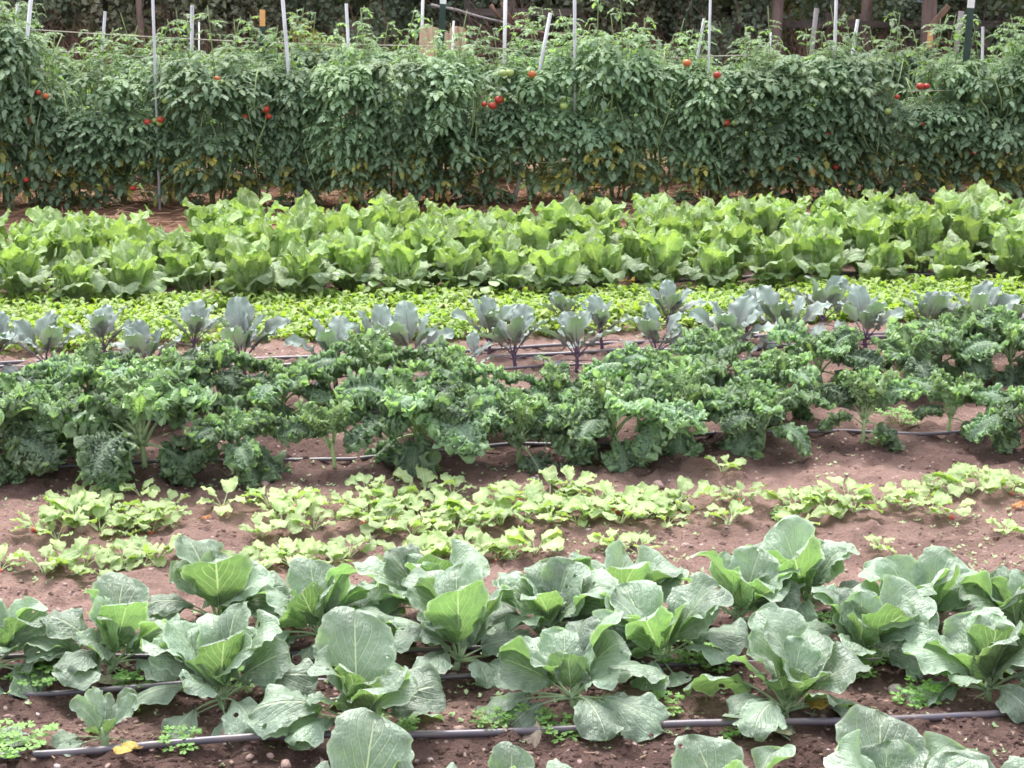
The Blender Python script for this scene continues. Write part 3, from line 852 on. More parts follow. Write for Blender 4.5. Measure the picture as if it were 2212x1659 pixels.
# ------------------------------------------------------------------ kale
km = [M['kale'], M['kalerib']]
ki = [M['kaleinner'], M['kalerib']]
KK = dict(kind='kale', nu=190, nv=45, ruf=0, frill=.088, sweep=.15, lobes=.14)
KL = {
    'in': pool('leaf', 5, ki, L=.17, W=.10, pet=.06, a0=80, a1=35, cup=.3, wave=.05, rib=.006, **KK),
    'mid': pool('leaf', 8, km, L=.235, W=.12, pet=.09, a0=68, a1=-26, k=1.2, cup=.0, wave=.05, rib=.007, **KK),
    'out': pool('leaf', 8, km, L=.25, W=.13, pet=.11, a0=52, a1=-60, k=1.1, cup=-.2, wave=.06, rib=.007, **KK),
    'hang': pool('leaf', 6, km, L=.20, W=.14, pet=.09, a0=10, a1=-85, k=.8, cup=-.2, wave=.08, rib=.0065, floor=-.17, **{**KK, 'frill': .10}),
}
smb = MB()
add_tube(smb, [(0, 0, -.03), (.004, 0, .04), (0, .004, .09), (.003, 0, .14)], [.010, .0095, .009, .009], 8)
KSTEM = smb.mesh('stem', M['kalerib'])
kale_front = [(-15, 1025, 1.0, ''), (120, 985, .95, ''), (312, 1025, 1.12, 'big sprawling kale with a leaf hanging to the soil, '),
              (515, 1030, 1.0, 'low kale with pale stalks meeting near the soil, '), (722, 1018, .8, 'thin kale with narrow leaves, '),
              (905, 1000, 1.1, 'bushy kale with pale stalks showing, '),
              (1117, 995, 1.05, 'kale on a tall bare stem, '), (1330, 990, 1.1, 'broad dense kale with no stalk showing, '),
              (1480, 965, 1.05, ''), (1645, 975, 1.0, 'kale with a drooping grey-green leaf in front, '), (1862, 960, .92, 'thin open kale with a pale funnel of leaves, '),
              (2045, 942, .85, 'slender kale with a fallen grey leaf on its left, '), (2215, 960, 1.0, '')]
kale_back = [(35, 950, .95, ''), (195, 905, 1.0, ''), (350, 905, 1.1, 'tallest kale, reaching the red cabbages, '), (480, 870, .95, ''), (610, 905, .9, ''),
             (800, 880, .95, ''), (985, 905, .95, ''), (1210, 915, .8, ''), (1420, 880, 1.05, ''), (1560, 850, .98, ''), (1772, 850, .95, 'kale with an open fan of pale stalks, '), (1955, 850, 1.0, ''),
             (2065, 812, 1.0, ''), (2180, 820, 1.05, ''), (1680, 905, .95, ''), (2290, 850, 1.0, '')]
for row, rn in ((kale_front, 'front'), (sorted(kale_back), 'back')):
    for i, (x, y, s, ex) in enumerate(row):
        rr = random.Random(900 + i + (50 if rn == 'back' else 0))
        p = g(x, y)
        lab = (ex + ordinal(i, len(row)).replace('from the', 'from') + ', %s row' % rn) if ex else 'curly green kale with frilled leaves, ' + ordinal(i, len(row)) + ' in the %s kale row' % rn
        root = empty('kale_plant', p, lab, 'kale', 'curly kale of the %s row' % rn, 0, s * rr.uniform(.86, 1.08) * (1 - .10 * max(0, x - 1100) / 1100))
        root.rotation_euler = (rr.uniform(-.12, .12), rr.uniform(-.15, .15), 0)
        obj('stem', KSTEM, root)
        ph = rr.uniform(0, 360)
        spec = [('in', ph + 137 * k, rr.uniform(.65, .95)) for k in range(4)]
        spec += [('mid', ph + 40 + 137.5 * k, rr.uniform(.75, 1.1)) for k in range(4)]
        spec += [('out', ph + 90 + 137.5 * k, rr.uniform(.8, 1.15)) for k in range(4)]
        spec += [('hang', 270 + rr.uniform(-70, 70), rr.uniform(.8, 1.05)) for k in range(1)] + [('hang', rr.choice([190, 350]) + rr.uniform(-20, 20), .9)]
        if rn == 'front' and i == 6:
            spec = [('in', 30 + 72 * k, .9) for k in range(5)] + [('mid', a, 1.0) for a in (10, 170, 200, 95, 340)] + [('hang', 300, 1.15), ('out', 175, .95), ('out', 355, 1.0)]
        if rn == 'front' and i in (10, 11):
            spec = [('in', 60 + 72 * k, 1.05) for k in range(5)] + [('mid', a, 1.0) for a in (150, 20)] + [('hang', 340, .8), ('out', 195, .7)]
        if rn == 'front' and i == 4:
            spec = [('in', 60 + 90 * k, 1.0) for k in range(4)] + [('mid', 190, .9), ('mid', 40, .8)]
        for k, az, sz in spec:
            z = {'in': .135, 'mid': .122, 'out': .10, 'hang': .11}[k] + rr.uniform(-.02, .0)
            obj('leaf', rr.choice(KL[k]), root, LM(az, z, sz, rr.uniform(-14, 14), .006, rr.uniform(-6, 6)))

# ------------------------------------------------------------------ napa cabbages
nm, no, nw = [M['napa'], M['naparib']], [M['napaout'], M['naparib']], [M['napaold'], M['naparib']]
NK = dict(kind='napa', nu=26, nv=17, sweep=.12, lobes=.035, ribn=6, recurve=.08)
NL = {
    'in': pool('leaf', 6, nm, L=.33, W=.145, pet=.01, a0=86, a1=66, k=2.0, cup=.35, ruf=.09, rf=4, wave=.04, rib=.009, **NK),
    'up': pool('leaf', 8, nm, L=.355, W=.18, pet=.01, a0=82, a1=40, k=3.0, cup=.22, ruf=.10, rf=4, wave=.05, rib=.010, **NK),
    'out': pool('leaf', 8, no, L=.31, W=.22, pet=.01, a0=70, a1=-25, k=2.0, cup=.12, ruf=.075, rf=3, wave=.05, rib=.010, floor=-.01, **NK),
    'old': pool('withered_leaf', 5, nw, L=.27, W=.18, pet=.02, a0=40, a1=-62, k=1.0, cup=-.15, ruf=.10, rf=4, wave=.06, rib=.007, floor=-.02, **NK),
}
P0, P1 = g(0, 652), g(2212, 612)
fdir = (P1 - P0).normalized()
fnrm = Vector((-fdir.y, fdir.x, 0))
rows = []
frontx = [-60, 48, 165, 285, 415, 540, 655, 760, 870, 985, 1090, 1200, 1310, 1425, 1540, 1670, 1790, 1905, 2050, 2185, 2310]
rows.append([(x, 664 - 0.021 * x + R.uniform(-9, 9)) for x in frontx])
for k in range(1, 5):
    yb = [0, 634, 608, 586, 568][k]
    st = [0, 104, 100, 96, 92][k]
    lo = [0, -40, -30, 90, 440][k]
    r_ = []
    x = lo + R.uniform(0, 30)
    while x < 2300:
        if not (k >= 3 and 330 < x < 440):
            r_.append((x, yb - (0.019 if k < 3 else 0.013) * x + R.uniform(-10, 10)))
        x += st * R.uniform(.72, 1.28)
    rows.append(r_)
rown = ['front', 'second', 'third', 'fourth', 'back']
for k, row in enumerate(rows):
    for i, (x, y) in enumerate(row):
        rr = random.Random(3000 + k * 100 + i)
        s = rr.uniform(.82, 1.14) * (.98 if k == 0 else 1.02)
        if k == 0 and i == 17: s *= .8
        lab = 'yellow-green napa cabbage, %s in the %s row of the napa bed' % (ordinal(i, len(row)), rown[k])
        if k == 0 and i == 18: lab = "largest open napa cabbage with tan drooping outer leaves, near the front row's right end"
        root = empty('napa_cabbage', g(x, y), lab, 'napa cabbage', 'napa cabbages, %s row' % rown[k], 0, s * 1.0)
        root.rotation_euler = (rr.uniform(-.1, .1), rr.uniform(-.14, .14), 0)
        ph = rr.uniform(0, 360)
        spec = [('in', ph + 120 * j, rr.uniform(.8, 1.0)) for j in range(3)]
        spec += [('up', ph + 50 + 60 * j + rr.uniform(-18, 18), rr.uniform(.8, 1.1)) for j in range(6)]
        spec += [('out', ph + 20 + 72 * j + rr.uniform(-18, 18), rr.uniform(.8, 1.0)) for j in range(5 if k == 0 else 3)]
        if k == 0: spec += [('out', 270 + rr.uniform(-50, 50), .75)] + [('old', 270 + rr.uniform(-70, 70), rr.uniform(.75, 1.05)) for j in range(rr.choice([1, 2, 2, 3]))]
        for c, az, sz in spec:
            obj('withered_leaf' if c == 'old' else 'leaf', rr.choice(NL[c]), root,
                LM(az, .005 if c == 'old' else .01, sz, rr.uniform(-10, 10), {'in': .012, 'up': .025, 'out': .03, 'old': .03}[c], rr.uniform(-5, 5)))

# ------------------------------------------------------------------ radishes
RADF = []
for i in range(8):
    mb = MB()
    n = R.choice([6, 7, 8, 9])
    for k in range(n):
        b2 = leaf_geo(L=R.uniform(.06, .09), W=R.uniform(.045, .065), pet=R.uniform(.03, .055), a0=R.uniform(38, 80), a1=R.uniform(-35, 15), cup=R.uniform(-.1, .25),
                      ruf=.10, rf=3, wave=.06, nu=10, nv=7, kind='round', base=.7, wide=1.3, rib=.0024, ribn=4, bend=R.uniform(-.4, .4), twist=R.uniform(-1.2, 1.2), sweep=.15)
        Mx = np.array(LM(k * 137.5 + R.uniform(-25, 25), .004, 1, R.uniform(-15, 15), .004))
        base = mb.n
        for V in b2.v:
            V[:] = V @ Mx[:3, :3].T + Mx[:3, 3]
        for V, UV in zip(b2.v, b2.uv):
            mb.v.append(V); mb.uv.append(UV); mb.n += len(V)
        for f, m_ in zip(b2.f, b2.m):
            mb.f.append(f + base); mb.m.append(m_)
    RADF.append(mb.mesh('foliage', [M['radish'], M['radishrib']]))
smb = MB()
t_ = np.linspace(0, 1, 8)
add_tube(smb, [(0, 0, z) for z in (-.02, -.012, -.004, .003, .009, .012)], [.002, .009, .013, .013, .009, .004], 10)
RROOT = smb.mesh('root', M['radishroot'])


def radish_row(xs, yf, rn, gaps=()):
    pts = []
    for x in xs:
        if any(a < x < b for a, b in gaps): continue
        pts.append((x + R.uniform(-8, 8), yf(x) + R.uniform(-16, 16)))
    for i, (x, y) in enumerate(pts):
        root = empty('radish_plant', g(x, y), 'pale green radish plant, %s in the %s radish row' % (ordinal(i, len(pts)), rn), 'radish',
                     'radishes of the %s row' % rn, R.uniform(0, 6.28), R.uniform(.75, 1.2))
        obj('foliage', R.choice(RADF), root)
        if i % 5 == 0: obj('root', RROOT, root, LM(R.uniform(0, 360), 0.0, 1, 0, .004))


def stretch_(segs, step):
    out = []
    for a, b in segs:
        n = max(1, int((b - a) / step))
        out += [a + (b - a) * (k + .5) / n for k in range(n)]
    return out


radish_row(stretch_([(110, 360), (430, 520), (560, 690), (730, 1500), (1520, 1630), (1680, 1850), (1880, 2160), (2160, 2330)], 46),
           lambda x: 1128 - 0.018 * x + (0 if x < 1600 else -8), 'back', )
radish_row(stretch_([(40, 400), (540, 700), (760, 1470), (1540, 1620), (1700, 1880), (1930, 2080)], 48), lambda x: 1158 - 0.018 * x, 'middle')
radish_row(stretch_([(-30, 40), (70, 370), (500, 770), (850, 1170), (1290, 1345)], 38), lambda x: 1238 - 0.026 * x, 'front')
radish_row(stretch_([(130, 400), (540, 680), (760, 1010), (1090, 1330)], 58), lambda x: 1100 - 0.016 * x, 'farthest')
for (x, y, lb) in [(1432, 1090, 'lone radish seedling standing behind the radish rows in the middle'), (2030, 1056, 'radish plant at the right, behind the rest of the radishes'),
                   (2090, 1062, 'radish plant farthest right behind the radish rows'), (2170, 1162, 'small radish plant at the right edge in front of the rows'),
                   (1900, 1195, 'half-eaten radish plant beside the tall right-hand cabbage'), (1560, 1030, 'tiny radish seedling in the bare soil in front of the kale'),
                   (1380, 1215, 'small spiky radish plant just behind the cabbages')]:
    root = empty('radish_plant', g(x, y), lb, 'radish', None, R.uniform(0, 6), R.uniform(.6, .9))
    obj('foliage', R.choice(RADF), root)

# ------------------------------------------------------------------ salad greens bed (uncountable)
mb = MB()
A0, A1, B0, B1 = g(-300, 782), g(2500, 684), g(-300, 664), g(2500, 618)
cnt = 0
while cnt < 18000:
    a, b = R.random(), R.random()
    p = (A0.lerp(A1, a)).lerp(B0.lerp(B1, a), b)
    row = math.sin((b * 5) * 2 * PI)
    if vnoise(p.x, p.y, .16, 31) + 0.25 * row + 0.5 * (0.5 - abs(b - .5)) < -.12 + R.uniform(-.2, .2): continue
    hh = R.uniform(.01, .075) * (1.1 if 0.1 < b < .9 else .7) + 0.05 * max(0, float(vnoise(p.x, p.y, .35, 32)))
    L = R.uniform(.035, .06)
    w = L * R.uniform(.42, .62)
    az, el = R.uniform(0, 2 * PI), rad(R.uniform(-10, 75))
    ce, se = math.cos(el), math.sin(el)
    el2 = el - rad(R.uniform(20, 60))
    T = np.array((math.cos(az) * ce, math.sin(az) * ce, se))
    T2 = np.array((math.cos(az) * math.cos(el2), math.sin(az) * math.cos(el2), math.sin(el2)))
    S = np.array((-math.sin(az), math.cos(az), 0))
    Nn = np.cross(T, S)
    o = np.array((p.x, p.y, float(hbase(p.x, p.y)) + hh))
    c1 = o + T * L * .5
    c2 = c1 + T2 * L * .3
    c3 = c1 + T2 * L * .5
    up = Nn * w * .18
    V = [o - S * w * .12, o, o + S * w * .12, c1 - S * w * .5 + up, c1, c1 + S * w * .5 + up, c2 - S * w * .42 + up, c2, c2 + S * w * .42 + up, c3 - S * w * .12, c3, c3 + S * w * .12]
    F = [(0, 1, 4, 3), (1, 2, 5, 4), (3, 4, 7, 6), (4, 5, 8, 7), (6, 7, 10, 9), (7, 8, 11, 10)]
    mb.add(V, F)
    cnt += 1
tag(obj('salad_greens', mb.mesh('salad_greens', M['greens'])), 'dense band of small bright yellow-green salad leaves in front of the napa cabbages', 'salad greens', kind='stuff')

# ------------------------------------------------------------------ weeds
def clover_mesh(n, rr, hgt=.05, spread=.05, ls=.017):
    mb = MB()
    for k in range(n):
        az, r = rr.uniform(0, 6.28), spread * math.sqrt(rr.random())
        z = hgt * rr.uniform(.3, 1.0)
        tip = np.array((r * math.cos(az), r * math.sin(az), z))
        add_tube(mb, [(tip[0] * .3, tip[1] * .3, -.01), tip * (.8, .8, .6), tip], .0008, 3, 1)
        a0 = rr.uniform(0, 6.28)
        for q in range(3):
            a = a0 + q * 2.094
            l = ls * rr.uniform(.8, 1.2)
            T = np.array((math.cos(a), math.sin(a), rr.uniform(-.3, .3)))
            S = np.array((-math.sin(a), math.cos(a), 0))
            V = [tip, tip + T * l * .6 - S * l * .5, tip + T * l * .75 + (0, 0, -.002), tip + T * l * .6 + S * l * .5, tip + T * l * 1.05 - S * l * .32, tip + T * l * 1.05 + S * l * .32]
            mb.add(V, [(0, 1, 4, 2), (0, 2, 5, 3)], None, 0)
    return mb.mesh('clover_clump', [M['clover'], M['weedstem']], smooth=False)


CLV = [clover_mesh(26, R, .055, .06), clover_mesh(18, R, .045, .05), clover_mesh(34, R, .06, .09)]
clov = [(85, 1490, 2, 'beside the left edge of the front cabbage row'), (290, 1485, 0, 'under the first whole cabbage from the left'), (500, 1500, 1, 'at the foot of the large left cabbage'),
        (1130, 1560, 2, 'below the low spreading cabbage'), (1060, 1580, 1, 'beside the stones in the front row'), (860, 1600, 0, 'beside the bright angular-leaved cabbage'), (1205, 1590, 1, 'in the shade left of the brown leaf'),
        (1490, 1440, 2, 'to the right of the hooded cabbage'), (1540, 1450, 0, 'between the hooded cabbage and the stemmed one'), (1830, 1470, 2, 'below the scalloped cabbage at right'), (1870, 1450, 0, 'just under the scalloped cabbage leaves'),
        (1700, 1345, 1, 'under the fan-leaved cabbage'), (1760, 1355, 2, 'in front of the fan-leaved cabbage'), (2020, 1430, 1, 'below the tall pointed-leaf cabbage'), (1600, 1590, 1, 'on bare soil above the foreground hose'),
        (390, 1625, 1, 'beside the stunted cabbage at lower left'), (30, 1635, 2, 'in the bottom left corner'), (1980, 1530, 0, 'left of the last front cabbage'), (1945, 920, 2, 'under the slender kale at right'), (1900, 970, 1, 'between two kales at right'),
        (1440, 1540, 1, 'near the pale pebbles in the front row'), (1340, 1480, 1, 'behind the low spreading cabbage'), (240, 1075, 1, 'in the shade of the sprawling kale'), (1175, 780, 1, 'among the red cabbages by the thick hose'), (920, 1020, 1, 'at the foot of the bushy kale'), (1700, 1120, 1, 'among the right-hand radishes')]
for x, y, k, wh in clov:
    o = obj('clover_clump', CLV[k])
    o.location = g(x, y); o.rotation_euler = (0, 0, R.uniform(0, 6)); o.scale = (R.uniform(.8, 1.15),) * 3
    tag(o, 'clump of green clover ' + wh, 'clover', 'clover clumps in the beds')

# bean-like seedlings at the foot of the napa bed
bmb = []
for v in range(3):
    mb = MB()
    add_tube(mb, [(0, 0, -.02), (.004, 0, .06), (0, .004, .12)], .003, 5, 1)
    for k in range(6):
        az = 60 * k + R.uniform(-20, 20)
        b2 = leaf_geo(L=.065, W=.06, pet=.03, a0=R.uniform(10, 40), a1=R.uniform(-50, -20), cup=-.05, ruf=.02, wave=.03, nu=9, nv=7, kind='heart', rib=.0015, ribn=3, lobes=.01)
        Mx = np.array(LM(az, .04 + .015 * k))
        base = mb.n
        for V, UV in zip(b2.v, b2.uv):
            V[:] = V @ Mx[:3, :3].T + Mx[:3, 3]
            mb.v.append(V); mb.uv.append(UV); mb.n += len(V)
        for f, m_ in zip(b2.f, b2.m): mb.f.append(f + base); mb.m.append(m_)
    bmb.append(mb.mesh('bean_seedling', [M['bean'], M['weedstem']]))
beans = [(62, 648), (130, 660), (105, 640), (340, 650), (455, 640), (565, 640), (590, 652), (700, 644), (815, 646), (850, 650), (890, 645), (935, 648), (1017, 642), (1060, 648), (1174, 638), (1240, 636), (1420, 632), (1500, 632), (1665, 626), (1747, 620)]
for i, (x, y) in enumerate(beans):
    o = obj('broadleaf_weed', R.choice(bmb))
    o.location = g(x, y + 10); o.rotation_euler = (0, 0, R.uniform(0, 6)); o.scale = (R.uniform(.95, 1.4),) * 3
    tag(o, 'weed with heart-shaped leaves, %s of those in front of the napa cabbages' % ordinal(i, len(beans)), 'weed', 'heart-leaved weeds along the napa bed')

# tiny uncountable seedlings
mb = MB()
cnt = 0
while cnt < 1500:
    x, y = R.uniform(-50, 2260), R.choice([R.uniform(860, 1659), R.uniform(690, 830), R.uniform(1000, 1280)])
    p = g(x, y)
    if vnoise(p.x, p.y, .3, 41) < .02 + R.uniform(-.15, .1): continue
    z = float(H(p.x, p.y))
    for q in range(R.choice([2, 3, 4])):
        a = R.uniform(0, 6.28)
        l = R.uniform(.007, .016)
        T = np.array((math.cos(a), math.sin(a), R.uniform(.1, .8))) * l
        S = np.array((-math.sin(a), math.cos(a), 0)) * l * .35
        o = np.array((p.x, p.y, z + .004))
        mb.add([o, o + T * .55 - S, o + T, o + T * .55 + S], [(0, 1, 2, 3)])
    cnt += 1
tag(obj('weed_seedlings', mb.mesh('weed_seedlings', M['bean'], False)), 'tiny green weed seedlings scattered over the soil', 'seedlings', kind='stuff')

# ------------------------------------------------------------------ stones, gravel, fallen leaves
def rock(rr, sub=2, name='field_stone', mat='stone', squash=.6):
    import bmesh
    bm = bmesh.new()
    bmesh.ops.create_icosphere(bm, subdivisions=sub, radius=.5)
    k = [Vector((rr.uniform(-1, 1), rr.uniform(-1, 1), rr.uniform(-1, 1))) for _ in range(8)]
    for v in bm.verts:
        f = 1 + .30 * sum(math.sin(3.2 * v.co.dot(a) + i) for i, a in enumerate(k)) / 2
        c_ = v.co.normalized() * .5
        for i, a in enumerate(k):
            an = a.normalized(); dd = c_.dot(an) - (.30 + .025 * i)
            if dd > 0: c_ = c_ - an * dd * .9
        f = 1 + .10 * (f - 1)
        v.co = Vector((c_.x * f * 1.1, c_.y * f * .85, c_.z * f * squash * 1.1))
    for f in bm.faces: f.smooth = True
    me = bpy.data.meshes.new(name)
    bm.to_mesh(me); bm.free()
    me.materials.append(M[mat])
    return me


ROCKS = [rock(R, 3) for _ in range(5)] + [rock(R, 3, mat='palestone') for _ in range(2)]
stones = [(573, 1052, 30, 0, 'brown field stone on bare soil right of the low kale'), (490, 1588, 30, 1, 'pale pinkish stone standing below the large left cabbage'),
          (952, 1568, 34, 2, 'left one of two brown stones below the front cabbages'), (993, 1582, 30, 3, 'right one of two brown stones below the front cabbages'),
          (688, 806, 40, 4, 'upper one of two rounded brown stones by the bare-stemmed red cabbage'), (690, 832, 42, 0, 'lower one of two rounded brown stones by the bare-stemmed red cabbage'),
          (1504, 1556, 18, 1, 'small round stone left of the stemmed front cabbage'), (1936, 1494, 38, 5, 'pale pinkish stone between the last two front cabbages'),
          (1388, 1066, 26, 1, 'left of the two pale stones in front of the kale'), (1424, 1052, 28, 3, 'right of the two pale stones in front of the kale'),
          (2095, 630, 26, 2, 'round stone on the path below the napa bed at right'), (172, 1148, 30, 0, 'flat stone among the left-hand radishes'), (85, 1420, 26, 1, 'pale stone behind the cut-off left cabbage'),
          (178, 1412, 18, 3, 'small stone just left of the first whole cabbage'), (990, 700, 18, 1, 'stone in the soil beside the salad greens'), (2304 * .9, 1730 * .9, 24, 6, 'bluish pebble in the lower right front row'),
          (585, 1636, 20, 0, 'left stone beside the foreground hose'), (540, 1640, 22, 2, 'stone below the foreground hose at lower left'), (618, 1656, 30, 4, 'stone at the bottom edge left of the rounded cabbage'),
          (1670, 1450, 30, 3, 'brown stone half hidden behind the stemmed cabbage'), (1480, 1185, 26, 1, 'pale stone among the radishes on the right'), (1660, 1395, 26, 4, 'stone between the back-row cabbages at right'),
          (1340, 1175, 20, 0, 'stone in the front radish row'), (75, 1085, 20, 1, 'stone in bare soil at the left edge below the kale'), (1500, 1268, 30, 3, 'stone left of the fan-leaved cabbage'), (1480, 1245, 24, 1, 'smaller stone behind the hooded cabbage')]
for x, y, wpx, k, lb in stones:
    p = g(x, y)
    s = wpx / pxm(p)
    o = obj('field_stone', ROCKS[k])
    p.z = float(hbase(p.x, p.y)) + .004 + s * .06
    o.location = p; o.scale = (s, s, s); o.rotation_euler = (R.uniform(-.3, .3), R.uniform(-.3, .3), R.uniform(0, 6))
    tag(o, lb, 'stone')

mb = MB()
ico = rock(R, 1, 'tmp')
IV = np.array([v.co[:] for v in ico.vertices]); IF = np.array([p.vertices[:] for p in ico.polygons])
bpy.data.meshes.remove(ico)
for _ in range(1900):
    x, y = R.uniform(-150, 2360), 600 + 1080 * R.random() ** .8
    p = g(x, y)
    s = R.choice([.006, .008, .010, .012, .016, .022]) * R.uniform(.7, 1.2)
    a = R.uniform(0, 6.28)
    rot = np.array(((math.cos(a), -math.sin(a), 0), (math.sin(a), math.cos(a), 0), (0, 0, 1)))
    mb.add((IV * s * (1, R.uniform(.6, 1.2), R.uniform(.5, .9)) * (1 + NR.normal(0, .13, (len(IV), 1)))) @ rot.T + (p.x, p.y, float(H(p.x, p.y)) + s * .1), IF, None, 0 if R.random() < .9 else 1)
tag(obj('gravel', mb.mesh('gravel', [M['stone'], M['palestone']])), 'small pinkish pebbles strewn over the soil', 'gravel', kind='stuff')

# soil crumbs
mb = MB()
for ic in range(9000):
    x, y = R.uniform(-150, 2360), (640 + 1040 * R.random() ** .75 if ic < 5000 else R.uniform(1400, 1720))
    p = g(x, y)
    s = R.uniform(.006, .018) * (1 if R.random() < .93 else 1.6)
    V = IV * s * (R.uniform(.8, 1.3), R.uniform(.8, 1.3), R.uniform(.8, 1.3)) * (1 + NR.normal(0, .12, (len(IV), 1)))
    mb.add(V + (p.x, p.y, float(H(p.x, p.y)) + s * .02), IF)
me = mb.mesh('soil_crumbs', M['soil'], False)
at_ = me.attributes.new('damp', 'FLOAT', 'POINT')
co = np.concatenate(mb.v)
dv = np.zeros(len(co))
for yl, yr, hw, st in BANDS:
    dv = np.maximum(dv, st * (1 - sstep(hw * .45, hw * 1.25, np.abs(line_dist(co[:, 0], co[:, 1], yl, yr)))))
dv = np.maximum(dv, .85 * sstep(0, .12, line_dist(co[:, 0], co[:, 1], 1650, 1550)))
at_.data.foreach_set('value', dv.astype(np.float32))
tag(obj('soil_crumbs', me), 'loose crumbs and clods of reddish brown earth', 'soil crumbs', kind='stuff')

mb = MB()
for _ in range(1300):
    p = g(R.uniform(-100, 2300), R.uniform(700, 1659))
    l, a = R.uniform(.006, .028), R.uniform(0, 6.28)
    o = np.array((p.x, p.y, float(H(p.x, p.y)) + .005))
    T = np.array((math.cos(a), math.sin(a), R.uniform(-.1, .25))) * l
    S = np.array((-math.sin(a), math.cos(a), R.uniform(-.3, .3))) * R.uniform(.0005, .0022)
    mb.add([o - S, o + T - S, o + T + S, o + S], [(0, 1, 2, 3)])
tag(obj('plant_debris', mb.mesh('plant_debris', M['drygrass'], False)), 'dry brown bits of stalk and leaf scattered on the soil', 'plant debris', kind='stuff')

DL = {k: pool('fallen_leaf', 3, [M[m_], M['naparib']], L=.10, W=.085, pet=.02, a0=18, a1=-25, cup=-.3, ruf=.12, rf=3, wave=.09, rib=.002, floor=-.008)
      for k, m_ in (('y', 'deadyellow'), ('b', 'deadbrown'), ('o', 'deadorange'))}
for x, y, k, s, az, lb in [(1722, 1556, 'y', .85, -25, 'yellow dead leaf with a brown hole at the foot of the stemmed front cabbage'), (1160, 1578, 'b', .95, 268, 'greyish brown dead leaf lying over the foreground hose'),
                           (262, 1652, 'y', .8, 300, 'yellow-green dead leaf at the bottom edge near the stunted cabbage'), (590, 605, 'o', 1.1, 300, 'orange withered leaf low on the napa bed at left'),
                           (1345, 618, 'y', 1.15, 280, 'yellow withered leaf with a dark hole low in the middle of the napa bed'), (1195, 606, 'o', 1.0, 200, 'curled orange leaf at the foot of the middle napa cabbages'),
                           (995, 628, 'b', 1.1, 270, 'tan dead leaf at the foot of the napa cabbages left of the middle'), (735, 798 - 14, 'y', .5, 10, 'small yellow leaf on the soil among the red cabbages'),
                           (820, 1170, 'b', .5, 200, 'small dried leaf in the radish bed'), (880, 1530, 'o', .5, 150, 'small orange dead leaf beside the angular-leaved cabbage'), (2180, 1112, 'o', .5, 20, 'small orange dead leaf in the right-hand radish row'),
                           (430, 1150, 'o', .4, 20, 'tiny orange dead leaf in the left radish rows')]:
    o = obj('fallen_leaf', R.choice(DL[k]))
    p = g(x, y); p.z += .02
    if lb.startswith('greyish'): p.z += .018
    o.location = p; o.scale = (s, s, s); o.rotation_euler = (0, rad(-20 if k != 'b' else 25), rad(az))
    tag(o, lb, 'dead leaf')

# ------------------------------------------------------------------ tomatoes
def compound_leaf(rr, L):
    """a drooping pinnate tomato leaf along +X"""
    Vs, Fs, UVs = [], [], []
    n = 0
    el0, el1 = rad(rr.uniform(5, 50)), rad(rr.uniform(-65, 5))
    m = 8
    pts = [np.zeros(3)]
    for i in range(m):
        e = el0 + (el1 - el0) * i / (m - 1)
        pts.append(pts[-1] + np.array((math.cos(e), 0, math.sin(e))) * L / m)
    pts = np.array(pts)

    def leaflet(o, az, l, droop):
        nonlocal n
        uu = np.array([0, .14, .32, .46, .62, 1.0])
        ww = np.array([.03, .22, .29, .17, .20, .0]) * l * rr.uniform(.85, 1.15)
        ca, sa = math.cos(az), math.sin(az)
        P = []
        c = np.array(o, float)
        for i, u in enumerate(uu):
            e = droop - .5 * u
            if i: c = c + np.array((ca * math.cos(e), sa * math.cos(e), math.sin(e))) * l * (u - uu[i - 1])
            S = np.array((-sa, ca, 0))
            fold = -.35 * ww[i] if rr.random() < .8 else .2 * ww[i]
            P += [c - S * ww[i] + (0, 0, fold), c, c + S * ww[i] + (0, 0, fold)]
            UVs.extend([(u, 0), (u, .5), (u, 1)])
        Vs.extend(P)
        for i in range(5):
            b = n + i * 3
            Fs.extend([(b, b + 3, b + 4, b + 1), (b + 1, b + 4, b + 5, b + 2)])
        n += 18

    tl = L * .40
    for s, k in ((.30, .6), (.5, .9), (.68, .8), (.86, .75)):
        o = pts[int(round(s * m))]
        for sg in (-1, 1):
            leaflet(o, sg * rad(rr.uniform(45, 75)), tl * k * rr.uniform(.8, 1.15), rad(rr.uniform(-50, 15)))
    leaflet(pts[-1], rad(rr.uniform(-15, 15)), tl * 1.1, el1 * .8)
    return np.array(Vs), np.array(Fs), np.array(UVs), pts


CLF = [compound_leaf(R, 1.0) for _ in range(14)]


def rotz(a):
    c, s = math.cos(a), math.sin(a)
    return np.array(((c, -s, 0), (s, c, 0), (0, 0, 1)))


